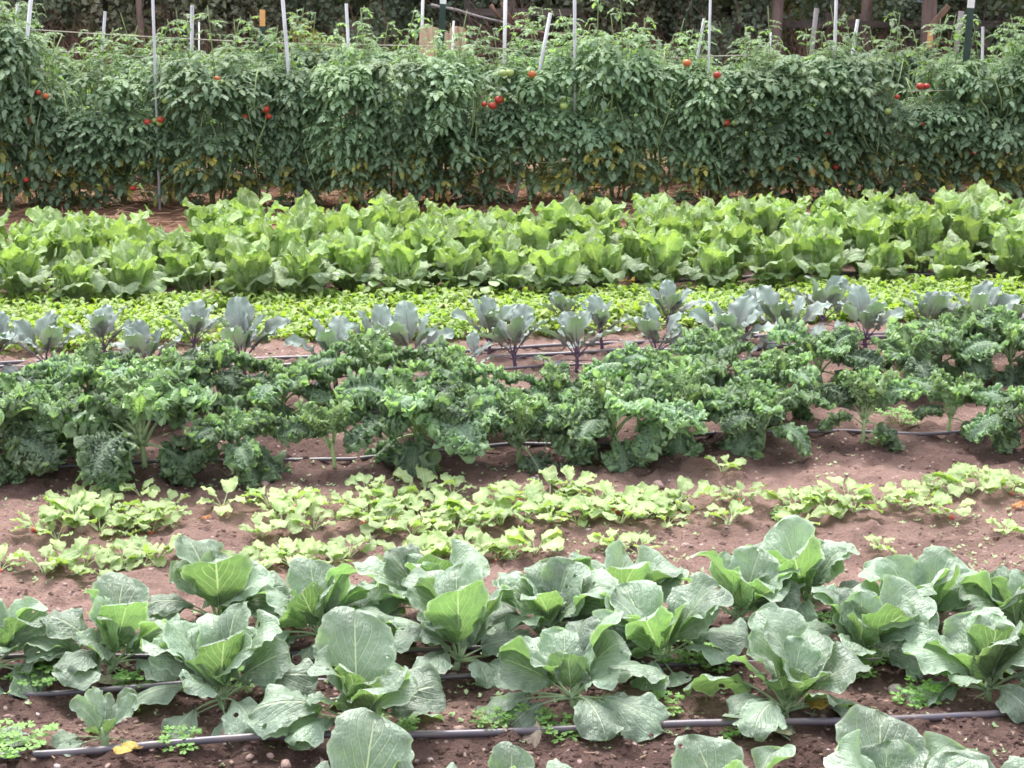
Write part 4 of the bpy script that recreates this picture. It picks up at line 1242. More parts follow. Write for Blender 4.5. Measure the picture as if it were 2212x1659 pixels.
def tomato_foliage(rr, h, wx=.30, wy=.24, n=300, shoots=4):
    seed = rr.uniform(0, 9)
    mb = MB()
    st = MB()
    for k in range(5):
        a = rr.uniform(0, 6.28)
        r0, r1 = rr.uniform(0, .06), rr.uniform(.04, .2)
        P = [(r0 * math.cos(a), r0 * math.sin(a) * .6, -.03)]
        for i in range(1, 7):
            t = i / 6
            P.append((math.cos(a) * (r0 + (r1 - r0) * t) + rr.uniform(-.03, .03), .7 * math.sin(a) * (r0 + (r1 - r0) * t) + rr.uniform(-.03, .03), h * .92 * t))
        add_tube(st, P, np.linspace(.009, .004, 7), 5)

    def put(pos, az, L, mat):
        V, F, UV, pts = rr.choice(CLF)
        tl = rr.uniform(-.3, .3)
        Q = (V * L) @ rotz(az).T
        mb.add(Q + pos, F, UV, mat)
        P = (pts * L) @ rotz(az).T + pos
        V4, F4, _ = tube(P[::2], .0022, 3, cap=False)
        mb.add(V4, F4, None, 3)

    for k in range(n):
        z = h * (rr.random() ** .8) * .98
        q = z / h
        # outline: narrow foot, full body, ragged shoulders
        full = min(1, .45 + 1.7 * q) * (1.0 if q < .8 else 1 - (q - .8) * 2.3)
        a = rr.uniform(0, 6.28)
        if rr.random() < .5: a = rr.uniform(PI * 1.1, PI * 1.9)
        e = rr.uniform(.55, 1.0)
        x, y = wx * full * e * math.cos(a), wy * full * e * math.sin(a)
        hole = float(vnoise(x + 3.1 * seed, z, .17, 61)) + .5 * float(vnoise(x + 5.3 * seed, z, .08, 62))
        if hole < -.10: continue
        if hole < .02: x, y = x * .75, y * .72
        if hole > .25: y *= 1.22
        if q < .22:
            mat = 2 if rr.random() < .34 else 0
            if rr.random() < .35: continue
        elif q < .4: mat = 2 if rr.random() < .16 else 0
        else: mat = 1 if rr.random() < max(0.05, (q - .6) * 1.8) else 0
        put(np.array((x, y, z)), a + rr.uniform(-.6, .6), rr.uniform(.10, .18), mat)
    for k in range(7):
        x0, z0 = rr.uniform(-wx, wx), rr.uniform(.25, .8) * h
        dx = rr.uniform(-.2, .2)
        P = [(x0 + dx * t, -wy * (.55 + .45 * math.sin(PI * t)) - .02, z0 + (t - .5) * rr.uniform(.3, .5)) for t in (0, .25, .5, .75, 1)]
        add_tube(st, P, .0045, 4)
    for k in range(shoots):
        x0, y0 = rr.uniform(-wx * .8, wx * .8), rr.uniform(-wy * .5, wy * .5)
        hh = rr.uniform(.03, .38)
        P = [np.array((x0, y0, h * .8))]
        dx, dy = rr.uniform(-.06, .06), rr.uniform(-.04, .04)
        for i in range(1, 5): P.append(P[0] + np.array((dx * i / 4 * (1 + i * .3), dy * i / 4, (h * .2 + hh) * i / 4)))
        add_tube(st, P, np.linspace(.005, .0025, 5), 4)
        for i in range(9):
            t = rr.uniform(.35, 1.0)
            pos = P[0] * (1 - t) + P[4] * t
            put(pos, rr.uniform(0, 6.28), rr.uniform(.09, .17) * (1.15 - .45 * t), 1)
    return mb.mesh('foliage', [M['tom'], M['tomtop'], M['tomdry'], M['tomstem']]), st.mesh('stems', M['tomstem'])


def tomato_row(pts, rowname, variants, group):
    roots = []
    for i, (x, Y, ytop) in enumerate(pts):
        b = at(x, 450, Y)
        p = Vector((b.x, Y, float(H(b.x, Y))))
        top = at(x, ytop, Y).z - p.z
        fol, stm, hv = variants[i % len(variants)]
        s = top / hv
        root = empty('tomato_plant', p, 'staked tomato plant, %s in the %s tomato row' % (ordinal(i, len(pts)), rowname), 'tomato plant', group, 0, 1)
        m_ = Matrix.Diagonal((R.choice([-1, 1]), 1, s, 1))
        m_ = m_ @ Matrix.Rotation(R.uniform(-.22, .22), 4, 'Z') @ Matrix.Diagonal((R.uniform(.85, 1.2), R.uniform(.8, 1.2), 1, 1))
        obj('foliage', fol, root, m_)
        obj('stem', stm, root, m_)
        roots.append(root)
    return roots


TV = []
for k in range(9):
    hv = 1.12
    f_, s_ = tomato_foliage(random.Random(70 + k), hv, wx=.26 + .05 * (k % 3), wy=.20 + .05 * (k % 4) / 1.5, n=980)
    TV.append((f_, s_, hv))
tops = [(-260, 40), (-130, 30), (0, 40), (75, 60), (165, 150), (270, 160), (370, 125), (470, 120), (560, 135), (650, 148), (760, 135), (860, 125), (950, 120), (1050, 140), (1150, 140), (1250, 115),
        (1330, 78), (1420, 130), (1520, 150), (1625, 140), (1730, 118), (1830, 112), (1930, 122), (2030, 128), (2130, 115), (2220, 105), (2330, 110), (2450, 110)]
ROWD0, ROWD1 = 12.35, 12.75     # the row runs very slightly away to the right


def rowY(x): return ROWD0 + (ROWD1 - ROWD0) * x / 2212


troots = tomato_row([(x, rowY(x) + R.uniform(-.04, .04), t) for x, t in tops], 'front', TV, 'staked tomato plants of the front row')
rear = [(x, rowY(x) + 1.35, 118 + R.uniform(-18, 22) - (25 if 440 < x < 520 else 0)) for x in range(-240, 2500, 118)]
tomato_row(rear, 'rear', TV[::-1], 'staked tomato plants of the rear row')

import bmesh


def fruit_mesh(name, mat):
    bm = bmesh.new()
    bmesh.ops.create_uvsphere(bm, u_segments=18, v_segments=12, radius=.034)
    for v in bm.verts:
        a = math.atan2(v.co.y, v.co.x)
        r = math.hypot(v.co.x, v.co.y) / .034
        v.co.z *= .86
        v.co.z -= .006 * math.exp(-(r / .3) ** 2) * (1 if v.co.z > 0 else -.4)
        f = 1 + .03 * math.cos(5 * a) * r
        v.co.x *= f; v.co.y *= f
    for f in bm.faces: f.smooth = True
    # calyx
    for k in range(5):
        a = k * 1.2566
        z = .026
        vs = [bm.verts.new((0, 0, z)), bm.verts.new((.010 * math.cos(a - .35), .010 * math.sin(a - .35), z + .003)), bm.verts.new((.026 * math.cos(a), .026 * math.sin(a), z + .001)),
              bm.verts.new((.010 * math.cos(a + .35), .010 * math.sin(a + .35), z + .003))]
        f = bm.faces.new(vs); f.material_index = 1
    me = bpy.data.meshes.new(name)
    bm.to_mesh(me); bm.free()
    me.materials.append(M[mat]); me.materials.append(M['tomstem'])
    return me


FRU = {'r': fruit_mesh('tomato', 'fruitred'), 'o': fruit_mesh('tomato', 'fruitorange'), 'g': fruit_mesh('tomato', 'fruitgreen')}
fruits = [('r', 66, 260, 1.25), ('r', 82, 200, .8), ('o', 99, 207, .9), ('r', 418, 197, 1), ('r', 428, 196, 1), ('o', 469, 171, 1.0), ('r', 573, 236, 1.15), ('r', 580, 251, .9), ('r', 528, 253, .9),
          ('r', 319, 264, 1), ('r', 347, 258, 1), ('r', 287, 406, .9), ('g', 336, 260, .9), ('g', 345, 266, .9), ('g', 481, 178, .8), ('g', 440, 188, .8), ('g', 357, 217, 1), ('g', 219, 264, .7), ('g', 230, 263, .7),
          ('g', 307, 352, .8), ('g', 73, 178, .8), ('g', 55, 246, .9), ('r', 57, 388, .8),
          ('r', 1078, 215, 1.25), ('r', 1064, 228, 1.15), ('r', 1046, 225, .8), ('o', 1149, 160, 1.15), ('r', 1351, 277, .7), ('g', 1087, 158, 1.15), ('g', 1101, 157, 1.15), ('g', 1218, 229, 1.1), ('g', 1325, 305, 1.05),
          ('g', 1339, 302, 1.05), ('g', 1032, 266, .8), ('g', 1351, 285, .7),
          ('o', 1484, 136, 1.15), ('r', 1549, 162, 1.1), ('r', 1568, 265, 1.1), ('r', 1619, 217, .7), ('r', 1703, 343, 1.1), ('r', 1721, 341, 1), ('r', 1788, 290, .8), ('r', 1938, 209, .7), ('r', 1988, 186, 1.1),
          ('r', 2002, 186, .9), ('r', 1992, 267, .8), ('r', 1805, 360, .9), ('r', 2104, 328, .9), ('r', 2175, 330, .9), ('g', 1658, 224, .9), ('g', 1587, 265, .9), ('g', 1825, 277, .9), ('g', 1817, 268, .7), ('g', 1917, 241, 1.0),
          ('g', 2107, 218, .8), ('g', 1780, 222, .7)]
for k, x, y, s in fruits:
    Y = rowY(x) - (.265 + .07 * ((x * 7) % 10) / 10)
    p = at(x, y, Y)
    r = min(troots, key=lambda o: abs(o.location.x - p.x))
    lab = {'r': 'ripe red tomato', 'o': 'half-ripe orange tomato', 'g': 'unripe green tomato'}[k]
    o = obj('tomato', FRU[k], r, Matrix.Translation(p - r.location) @ Matrix.Rotation(R.uniform(-.4, .4), 4, 'X') @ Matrix.Scale(s * .8, 4))
    o['label'] = lab

# ------------------------------------------------------------------ stakes and twine
def stake_tube(top, foot, r, mat, n=8):
    mb = MB()
    a, b = np.array(foot), np.array(top)
    add_tube(mb, [np.zeros(3), (b - a) * .5, (b - a)], r, n)
    return mb


def stake(x0, y0, x1, y1, dY, label, r=.0125, mat='galv', group=None):
    """top at x0,y0 and a lower point at x1,y1 in the picture; stands in the ground at row depth + dY"""
    Y = rowY(x0) + dY
    a, b = at(x0, y0, Y), at(x1, y1, Y)
    dirv = (b - a) / (b - a).length
    t = (a.z - (float(H(a.x, Y)) - .05)) / -dirv.z
    f = a + dirv * t
    root = None
    mb = stake_tube(a, f, r * .72, mat)
    o = obj('metal_stake' if mat == 'galv' else 'wooden_stake', mb.mesh('stake', M[mat]))
    o.location = f
    tag(o, label, 'stake', group)
    return o


G1 = 'metal stakes of the tomato rows'
stake(38, 8, 33, 75, 1.3, 'short grey metal stake rising behind the tall tomato at the far left', .0165)
stake(71, -40, 57, 95, -.12, 'tall grey stake leaning right, through the tall tomato at the far left', .020)
stake(227, 25, 220, 122, 1.3, 'grey metal stake standing in the low gap right of the far-left tomato', .0165)
stake(328, -60, 337, 205, -.24, 'tall shiny metal stake crossing in front of the leaves near the left, above red tomatoes', .0145)
stake(415, 12, 414, 125, 1.25, 'thick grey stake with a slightly orange top in the rear row', .0205)
stake(430, 48, 430, 125, 2.5, 'thin white rod just right of the thick grey stake', .009, 'whitepaint')
stake(606, -60, 645, 430, -.10, 'tall metal stake slanting left, its foot showing beside the yellowed leaves', .0185)
stake(748, 8, 754, 125, 1.25, 'lone grey metal stake above the tomatoes between the orange post and the paper bags', .0175)
stake(980, 45, 978, 90, 3.0, 'thin white rod in front of the right-hand paper bag', .013, 'whitepaint')
stake(1189, 28, 1163, 165, -.12, 'short grey stake leaning strongly right in the middle of the row', .0185)
stake(1241, -60, 1243, 400, -.17, 'tall upright metal stake right of the leaning one, foot showing above the napa cabbages', .0165)
stake(1521, 40, 1509, 108, 1.2, 'short pale stake leaning beside a taller thin one', .0165)
stake(1536, -60, 1530, 165, -.15, 'tall thin white-grey stake to the right of the short leaning one', .0125)
stake(1665, 70, 1662, 110, 1.3, 'small pale stake end just showing over the tomatoes, right of the middle', .0135)
stake(1808, -60, 1794, 420, -.08, 'tall bluish grey stake left of the short leaning one on the right side', .0165)
stake(1853, 42, 1840, 125, 1.15, 'short pale stake leaning right, just right of a tall bluish one', .0185)
stake(2123, 58, 2122, 125, 1.15, 'short pale stake near the right edge beside the dark green post', .0165)
stake(1093, -60, 1090, 98, 5.0, 'white pole standing behind the tomato rows in front of the root pile', .027, 'whitepaint')
stake(915, -60, 913, 14, 5.0, 'white pole end at the top edge left of the green post with white tip', .022, 'whitepaint')
stake(1764, 18, 1756, 90, 5.0, 'weathered grey wooden stake behind the tomatoes at right', .035, 'greywood')
stake(2077, 24, 2068, 90, 5.2, 'weathered grey wooden stake behind the dark green post at right', .042, 'greywood')


def tpost(x0, y0, x1, y1, dY, capmat, caph, label, w=.036):
    Y = rowY(x0) + dY
    a, b = at(x0, y0, Y), at(x1, y1, Y)
    dirv = (b - a).normalized()
    t = (a.z - (float(H(a.x, Y)) - .05)) / -dirv.z
    f = a + dirv * t
    Lz = (a - f).length
    root = empty('fence_post', f, label, 'post')
    q = Vector((0, 0, 1)).rotation_difference(a - f)
    root.rotation_mode = 'QUATERNION'; root.rotation_quaternion = q

    def tee(mb, z0, z1, g_=0.0):
        add_box(mb, (0, -.004, (z0 + z1) / 2), (w + g_, .007 + g_, z1 - z0))
        add_box(mb, (0, .014, (z0 + z1) / 2 - .001), (.007 + g_, .030 + g_, z1 - z0 - .004))
    mb = MB()
    tee(mb, 0, Lz - caph)
    z = .25
    while z < Lz - caph - .05:
        add_box(mb, (0, -.010, z), (.016, .006, .022)); z += .055
    obj('shaft', mb.mesh('shaft', M['greenpaint'], False), root)
    mb = MB()
    tee(mb, Lz - caph, Lz, .002)
    obj('painted_top', mb.mesh('painted_top', M[capmat], False), root)


tpost(567, 21, 567, 95, 1.3, 'orangepaint', .13, 'dark green steel post with an orange painted top at the left', .042)
tpost(2010, 68, 2006, 118, 1.3, 'orangepaint', .13, 'green post with an orange top half hidden by tomato shoots at the right', .042)
tpost(958, -16, 953, 92, 1.5, 'whitepaint', .09, 'dark green steel post with a white tip in front of the paper bags', .050)
tpost(2099, -10, 2084, 160, -.12, 'whitepaint', .09, 'dark green steel post with a white tip leaning right near the right edge', .050)


def twine(pts, dY, label, r=.0045):
    P = []
    for x, y in pts:
        P.append(at(x, y, rowY(x) + dY))
    Q = []
    for a, b in zip(P[:-1], P[1:]):
        for i in range(6): Q.append(a.lerp(b, i / 6))
    Q.append(P[-1])
    o0 = Q[0].copy()
    mb = MB()
    add_tube(mb, [np.array(p - o0) for p in Q], r, 5)
    o = obj('twine', mb.mesh('twine', M['twine']))
    o.location = o0
    tag(o, label, 'twine')


twine([(-200, 57), (57, 63), (225, 74), (332, 80), (567, 92), (750, 96), (955, 100), (1175, 108), (1241, 118), (1530, 126)], 1.25, 'pale twine strung high between the stakes, upper line on the left half', .0042)
twine([(1511, 122), (1662, 118), (1806, 128), (1848, 130), (2086, 135), (2122, 137), (2500, 146)], 1.2, 'pale twine strung along the tops of the tomatoes on the right half', .0042)
twine([(60, 108), (135, 111), (220, 118), (415, 128)], 1.28, 'lower pale twine in the gap right of the far-left tomato', .0042)
twine([(560, 372), (643, 388), (800, 402), (1000, 396)], -.16, 'low twine near the ground beside the slanting stake', .0022)
twine([(560, 408), (645, 418), (760, 424)], -.16, 'lowest twine near the ground beside the slanting stake', .0022)
twine([(1060, 322), (1243, 312)], -.24, 'short sagging twine across the leaves left of the tall upright stake', .0024)
twine([(1160, 352), (1243, 348), (1400, 352)], -.24, 'low twine near the foot of the tall upright stake', .0024)
twine([(1700, 365), (1795, 352)], -.24, 'short twine across yellowed leaves at the right', .0024)
twine([(1960, 198), (2080, 194)], -.24, 'short twine across the leaves left of the leaning dark green post', .0024)

# ------------------------------------------------------------------ straw mulch
mb = MB()
for _ in range(6000):
    x = R.uniform(-4.6, 4.6)
    y = R.uniform(11.15, 14.3)
    l = R.uniform(.05, .2)
    a = R.gauss(0, .8)
    z = float(H(x, y)) + R.uniform(.005, .05)
    T = np.array((math.cos(a), math.sin(a), R.uniform(-.25, .25))) * l / 2
    S = np.array((-math.sin(a), math.cos(a), R.uniform(-.5, .5))) * .0035
    o = np.array((x, y, z))
    mb.add([o - T - S, o + T - S, o + T + S, o - T + S], [(0, 1, 2, 3)])
tag(obj('straw_mulch', mb.mesh('straw_mulch', M['straw'], False)), 'reddish brown straw mulch under the tomato rows', 'straw', kind='stuff')

# ------------------------------------------------------------------ the wild edge behind
def leafcloud(rr, n, fn, ls, mats, pick=None, flat=.5):
    mb = MB()
    V, F, mi = np.zeros((n * 4, 3)), np.arange(n * 4).reshape(n, 4), np.zeros(n, int)
    for k in range(n):
        p = np.array(fn(rr))
        a, e = rr.uniform(0, 6.28), rr.uniform(-1.2, .9)
        l = ls * rr.uniform(.6, 1.3)
        T = np.array((math.cos(a) * math.cos(e), math.sin(a) * math.cos(e), math.sin(e))) * l
        b = rr.uniform(0, 6.28)
        u, w = frame(T)
        S = (math.cos(b) * u + math.sin(b) * w) * l * rr.uniform(.25, .4)
        V[k * 4:k * 4 + 4] = [p, p + T * .45 - S, p + T, p + T * .45 + S]
        if pick: mi[k] = pick(rr, p)
    mb.add(V, F, np.tile(np.array([(0, .5), (.5, 0), (1, .5), (.5, 1)]), (n, 1)), mi)
    return mb


def shrub_mesh(rr, n, w, h, ls):
    blobs = [(rr.uniform(-w * .6, w * .6), rr.uniform(-w * .35, w * .35), rr.uniform(.12, .85) * h, rr.uniform(.18, .34) * w) for _ in range(16)]

    def fn(r):
        bx, by, bz, br = r.choice(blobs)
        while True:
            v = np.array((r.gauss(0, 1), r.gauss(0, 1), r.gauss(0, 1)))
            l = np.linalg.norm(v)
            if l > .1: break
        v = v / l * br * r.random() ** .35
        return (bx + v[0], by + v[1], max(.02, bz + v[2] * 1.1))
    return leafcloud(rr, n, fn, ls, None)


SH = {}
for mk_ in ('bush1', 'bush2', 'bush3', 'bush4'):
    SH[mk_] = []
    for v in range(2):
        rr = random.Random(hash(mk_) % 1000 if False else {'bush1': 1, 'bush2': 2, 'bush3': 3, 'bush4': 4}[mk_] * 10 + v)
        big = mk_ in ('bush1', 'bush2')
        SH[mk_].append(shrub_mesh(rr, 4200 if big else 1500, 1.25 if big else .7, 2.0 if big else .8, .085 if big else .07).mesh('foliage', M[mk_]))
smb = MB()
for k in range(7):
    a = k * .9
    add_tube(smb, [(0, 0, -.1), (.15 * math.cos(a), .12 * math.sin(a), .5), (.4 * math.cos(a), .3 * math.sin(a), 1.5)], [.02, .015, .006], 5)
SHST = smb.mesh('stem', M['bark'])
xb = -1250
i = 0
kinds = ['bush1', 'bush1', 'bush2', 'bush1', 'bush2', 'bush1']
shrubs = []
for (Yd, step, sc_) in ((19.3, 150, .9), (20.9, 180, 1.2), (23.0, 230, 1.6)):
    x = -420 + R.uniform(0, 60)
    while x < 2680:
        shrubs.append((x, Yd + R.uniform(-.4, .4), sc_ * R.uniform(.85, 1.15), R.choice(kinds)))
        x += step * R.uniform(.8, 1.2)
nm_ = {20.6: 'nearest', 22.3: 'middle', 24.5: 'farthest'}
cnts = {}
for x, Y, s, k in shrubs:
    p = at(x, 50, Y)
    p.z = float(H(p.x, Y)) - .05
    line = 'nearest' if Y < 20.1 else ('middle' if Y < 22 else 'farthest')
    cnts[line] = cnts.get(line, 0) + 1
    root = empty('shrub', p, 'dark leafy shrub, %s from the left in the %s line behind the field' % (ORD[cnts[line] - 1], line), 'shrub', 'dark shrubs of the %s line' % line, R.uniform(0, 6), s)
    obj('foliage', R.choice(SH[k]), root)
    obj('stem', SHST, root)
for x, Y, s, k, lb in [(690, 18.3, .8, 'bush3', 'yellowing bush behind the slanting stake at the left'), (250, 18.4, .6, 'bush3', 'olive-yellow bush at the upper left of the gap'), (1715, 20.0, .75, 'bush3', 'yellow-leaved bush beside the left tree trunk'),
                       (2170, 19.6, .6, 'bush3', 'yellowish bush in the top right corner'), (2040, 19.6, .6, 'bush3', 'yellow-green bush beside the right-hand tree trunk'), (480, 17.6, .8, 'bush4', 'mid-green weed patch above the rear tomatoes at left'), (850, 17.8, .8, 'bush4', 'green weeds left of the paper bags'),
                       (1130, 17.4, .7, 'bush4', 'green weeds in front of the root pile'), (1420, 17.8, .7, 'bush4', 'green weeds right of the root pile'), (1900, 17.6, .8, 'bush4', 'green weeds under the rail fence'), (2120, 17.8, .8, 'bush4', 'green weeds at the right under the rail fence'),
                       (150, 17.6, .8, 'bush4', 'green weeds in the gap at the far left')]:
    p = at(x, 100, Y); p.z = float(H(p.x, Y)) - .03
    root = empty('bush', p, lb, 'bush', None, R.uniform(0, 6), s)
    obj('foliage', R.choice(SH[k]), root)

# dry brown undergrowth on the bank
mb = MB()
for _ in range(15000):
    x, y = R.uniform(-7.5, 7.5), R.uniform(15.3, 19.2)
    if vnoise(x, y, 1.1, 51) < -.12: continue
    z = float(H(x, y))
    h = R.uniform(.15, .55) * (1 + vnoise(x, y, .8, 52))
    a = R.uniform(0, 6.28)
    lean = np.array((R.gauss(0, .25), R.gauss(0, .2), 1)) * h
    S = np.array((math.cos(a), math.sin(a), 0)) * .007
    o = np.array((x, y, z - .01))
    mid = o + lean * .55
    tip = o + lean + (R.gauss(0, .08), R.gauss(0, .08), -h * .1)
    mb.add([o - S, o + S, mid + S * .7, mid - S * .7, tip], [(0, 1, 2, 3)])
    mb.f.append(np.array([(mb.n - 5 + 3, mb.n - 5 + 2, mb.n - 5 + 4)])); mb.m.append(np.zeros(1))
tag(obj('dry_undergrowth', mb.mesh('dry_undergrowth', M['drygrass'], False)), 'brown dry grass and dead weeds on the bank behind the tomatoes', 'dry grass', kind='stuff')

mb = MB()
for _ in range(1500):
    x, y = R.uniform(-7, 7), R.uniform(16.8, 19.0)
    z = float(H(x, y))
    h = R.uniform(.4, 1.0)
    P = [np.array((x, y, z - .02))]
    dv = np.array((R.gauss(0, .35), R.gauss(0, .2), 1.0))
    for i in range(3):
        dv = dv + (R.gauss(0, .3), R.gauss(0, .2), -.1)
        P.append(P[-1] + dv / np.linalg.norm(dv) * h / 3)
    V4, F4, _n = tube(P, np.linspace(.006, .002, 4), 3, cap=False) if False else tube(P, np.linspace(.006, .002, 4), 3)[:3]
    mb.add(V4, F4)
tag(obj('brush_twigs', mb.mesh('brush_twigs', M['redroot'])), 'tangled bare brown twigs of the brush behind the tomatoes', 'brush', kind='stuff')

# trees
def tree_parts(rr, hgt, r0):
    tr = MB()
    P = [(0, 0, -.2), (0, 0, .0), (.02, .02, 1.0), (.05, -.02, 2.5), (.0, .05, hgt * .6), (.05, .05, hgt * .9)]
    add_tube(tr, P, [r0 * 1.35, r0 * 1.15, r0, r0 * .88, r0 * .55, r0 * .2], 12)
    ends = []
    for k in range(13):
        z = rr.uniform(.5, .88) * hgt
        a = k * 2.4 + rr.uniform(-.3, .3)
        l = rr.uniform(1.1, 2.3) * (1.25 - z / hgt)
        e = (math.cos(a) * l, math.sin(a) * l, z + rr.uniform(.1, .8))
        add_tube(tr, [(0, 0, z), (e[0] * .5, e[1] * .5, z + .2), e], [r0 * .3, r0 * .2, r0 * .07], 6)
        ends.append(e); ends.append((e[0] * .6, e[1] * .6, z + .3))
    blobs = [(e[0], e[1], e[2], rr.uniform(.5, .95)) for e in ends] + [(rr.uniform(-.6, .6), rr.uniform(-.6, .6), hgt * rr.uniform(.75, 1.0), .8) for _ in range(6)]

    def fn(r):
        bx, by, bz, br = r.choice(blobs)
        v = np.array((r.gauss(0, 1), r.gauss(0, 1), r.gauss(0, 1)))
        v = v / (np.linalg.norm(v) + 1e-6) * br * r.random() ** .4
        return (bx + v[0], by + v[1], bz + v[2] * .75)
    cr = leafcloud(rr, 2000, fn, .17, None)
    return tr.mesh('trunk', M['bark']), cr.mesh('crown', M['crown'])


TT = [tree_parts(random.Random(5 + k), 10.5, .066) for k in range(3)]
trees = [(1676, 18.5, .95, 'pinkish brown tree trunk at the right of the middle behind the tomatoes'), (2010, 18.2, 1.15, 'thick dark tree trunk near the right behind the rail fence'), (305, 18.6, .55, 'slim reddish tree trunk at the upper left'), (2228, 18.6, 1.0, 'dark tree trunk at the right edge'),
         (1868, 18.9, .9, 'shadowy tree trunk between the two thick right-hand trunks')]
for i, (x, Y, s, lb) in enumerate(trees):
    p = at(x, 40, Y); p.z = float(H(p.x, Y))
    root = empty('tree', p, lb, 'tree', None, i * 1.3, s)
    a_, b_ = TT[i % 3]
    obj('trunk', a_, root); obj('crown', b_, root)

# rail fence
fy = 18.75
def fence(xs_, yr, label, rails=(0, -.42)):
    a = at(xs_[0], yr, fy)
    root = empty('rail_fence', (a.x, fy, float(H(a.x, fy))), label, 'fence')
    pts = [at(x, yr, fy) for x in xs_]
    for p in pts:
        z0 = float(H(p.x, fy)) - .2
        mb = MB()
        add_box(mb, (p.x - a.x, .05, (z0 + p.z + .12) / 2 - root.location.z), (.075, .07, p.z + .12 - z0))
        obj('post', mb.mesh('post', M['wood'], False), root)
    for p, q in zip(pts[:-1], pts[1:]):
        for dz in rails:
            mb = MB()
            c = (p + q) / 2 - a
            add_box(mb, (c.x, -.025, p.z + dz - root.location.z), ((q - p).length - .01, .04, .075))
            obj('rail', mb.mesh('rail', M['wood'], False), root)


fence([1590, 1790, 1975, 2160, 2350], 52, 'dark weathered rail fence behind the tomatoes at the right')
fence([1010, 1105, 1255], 26, 'short dark rail fence piece behind the root pile', (0,))


def pole(a, b, r, name, label, cat, mat):
    mb = MB()
    n = 9
    P = []
    for i in range(n):
        q = a.lerp(b, i / (n - 1)) - a
        P.append((q.x + R.uniform(-.01, .01), q.y, q.z + R.uniform(-.012, .012)))
    add_tube(mb, P, np.linspace(r, r * .65, n), 7)
    o = obj(name, mb.mesh(name, M[mat]))
    o.location = a
    tag(o, label, cat)


pole(at(930, 8, 18.2), at(1130, 62, 18.0), .016, 'leaning_pole', 'long thin grey pole slanting down to the root pile', 'pole', 'greywood')
pole(at(1100, 60, 17.9), at(1420, 100, 17.6), .015, 'dead_branch', 'thin dead branch lying low behind the tomatoes right of the root pile', 'branch', 'root')
# leaning plank
a, b = at(2050, 12, 17.9), at(2008, 60, 17.9)
mb = MB()
mid = (a + b) / 2
add_box(mb, (0, 0, 0), (.055, .03, (a - b).length), Matrix.Rotation(math.atan2(a.x - b.x, a.z - b.z), 4, 'Y'))
o = obj('leaning_plank', mb.mesh('leaning_plank', M['brownwood'], False)); o.location = mid
tag(o, 'brown plank leaning against the right-hand tree trunk', 'plank')
# container with a pale top
p = at(1975, 52, 18.75)
p.y += .05
p.z += .12 + .10
root = empty('container', (p.x, p.y, p.z), 'small dark container with a pale blue-white lid on the right-hand rail fence', 'container')
mb = MB(); zb = -.10
add_tube(mb, [(0, 0, zb), (0, 0, zb + .01), (0, 0, 0)], [.065, .068, .07], 16)
obj('body', mb.mesh('body', M['darkplastic']), root)
mb = MB(); add_tube(mb, [(0, 0, .001), (0, 0, .02), (0, 0, .04), (0, 0, .045)], [.09, .09, .07, .02], 16)
obj('lid', mb.mesh('lid', M['bluelid']), root)

# paper bags
def bag(x0, x1, yt, Y, label, rz, fold):
    a, b = at(x0, yt, Y), at(x1, yt, Y)
    c = (a + b) / 2
    w = (b - a).length
    z0 = float(H(c.x, Y))
    h = c.z - z0
    root = empty('paper_bag', (c.x, Y, z0), label, 'paper bag', 'brown paper bags behind the rear tomato row', rz)
    d_ = w * .62
    nz, per = 9, 28
    V, F = [], []
    for i in range(nz):
        t = i / (nz - 1)
        fl = 1 + .07 * (t - .5)
        for k in range(per):
            q = 4 * k / per
            s_, f = int(q), q - int(q)
            cx = [(-1 + 2 * f, -1), (1, -1 + 2 * f), (1 - 2 * f, 1), (-1, 1 - 2 * f)][s_]
            px_, py_ = cx[0] * w / 2, cx[1] * d_ / 2
            if s_ in (1, 3): px_ *= 1 - .28 * t * math.sin(PI * f)        # gusset
            cr = .012 * math.sin(k * 1.7 + i * 1.3) + .008 * math.sin(k * 3.1 - i * 2.2)
            top = h * t + (fold * math.sin(k * .45) * .03 if i == nz - 1 else 0)
            V.append((px_ * fl + cr, py_ * fl + cr, top - .01))
    for i in range(nz - 1):
        for k in range(per):
            F.append((i * per + k, i * per + (k + 1) % per, (i + 1) * per + (k + 1) % per, (i + 1) * per + k))
    mb = MB(); mb.add(V, F)
    obj('body', mb.mesh('body', M['paper'], False), root)
    mb = MB()
    mb.add([(-w * .46, -d_ * .46, h * .82), (w * .46, -d_ * .46, h * .83), (w * .46, d_ * .46, h * .86), (-w * .46, d_ * .46, h * .8)], [(0, 1, 2, 3)])
    obj('contents', mb.mesh('contents', M['straw'], False), root)


bag(906, 946, 60, 17.0, 'left brown paper bag with a folded corner, behind the rear tomatoes', .1, 1)
bag(946, 974, 71, 16.6, 'middle, lowest brown paper bag behind the white-tipped green post', -.1, .5)
bag(974, 1003, 60, 17.0, 'right brown paper bag with a dark side fold', .55, .8)

# upturned root pile
c = at(1090, 90, 18.2)
c.z = float(H(c.x, c.y))
root = empty('root_pile', c, 'tangled dark upturned roots and dead branches behind the tomatoes in the middle', 'root pile')
rr = random.Random(9)
mb = MB()
for k in range(170):
    a, e = rr.uniform(0, 6.28), rr.uniform(-.2, 1.3)
    l = rr.uniform(.3, .75)
    P = [np.array((rr.uniform(-.18, .18), rr.uniform(-.12, .12), rr.uniform(.1, .5)))]
    dv = np.array((math.cos(a) * math.cos(e), .6 * math.sin(a) * math.cos(e), math.sin(e)))
    for i in range(5):
        dv = dv + np.array((rr.gauss(0, .3), rr.gauss(0, .3), rr.gauss(0, .3)))
        P.append(P[-1] + dv / np.linalg.norm(dv) * l / 5)
    add_tube(mb, P, np.linspace(rr.uniform(.006, .022), .002, 6), 5)
obj('roots', mb.mesh('roots', M['root']), root)
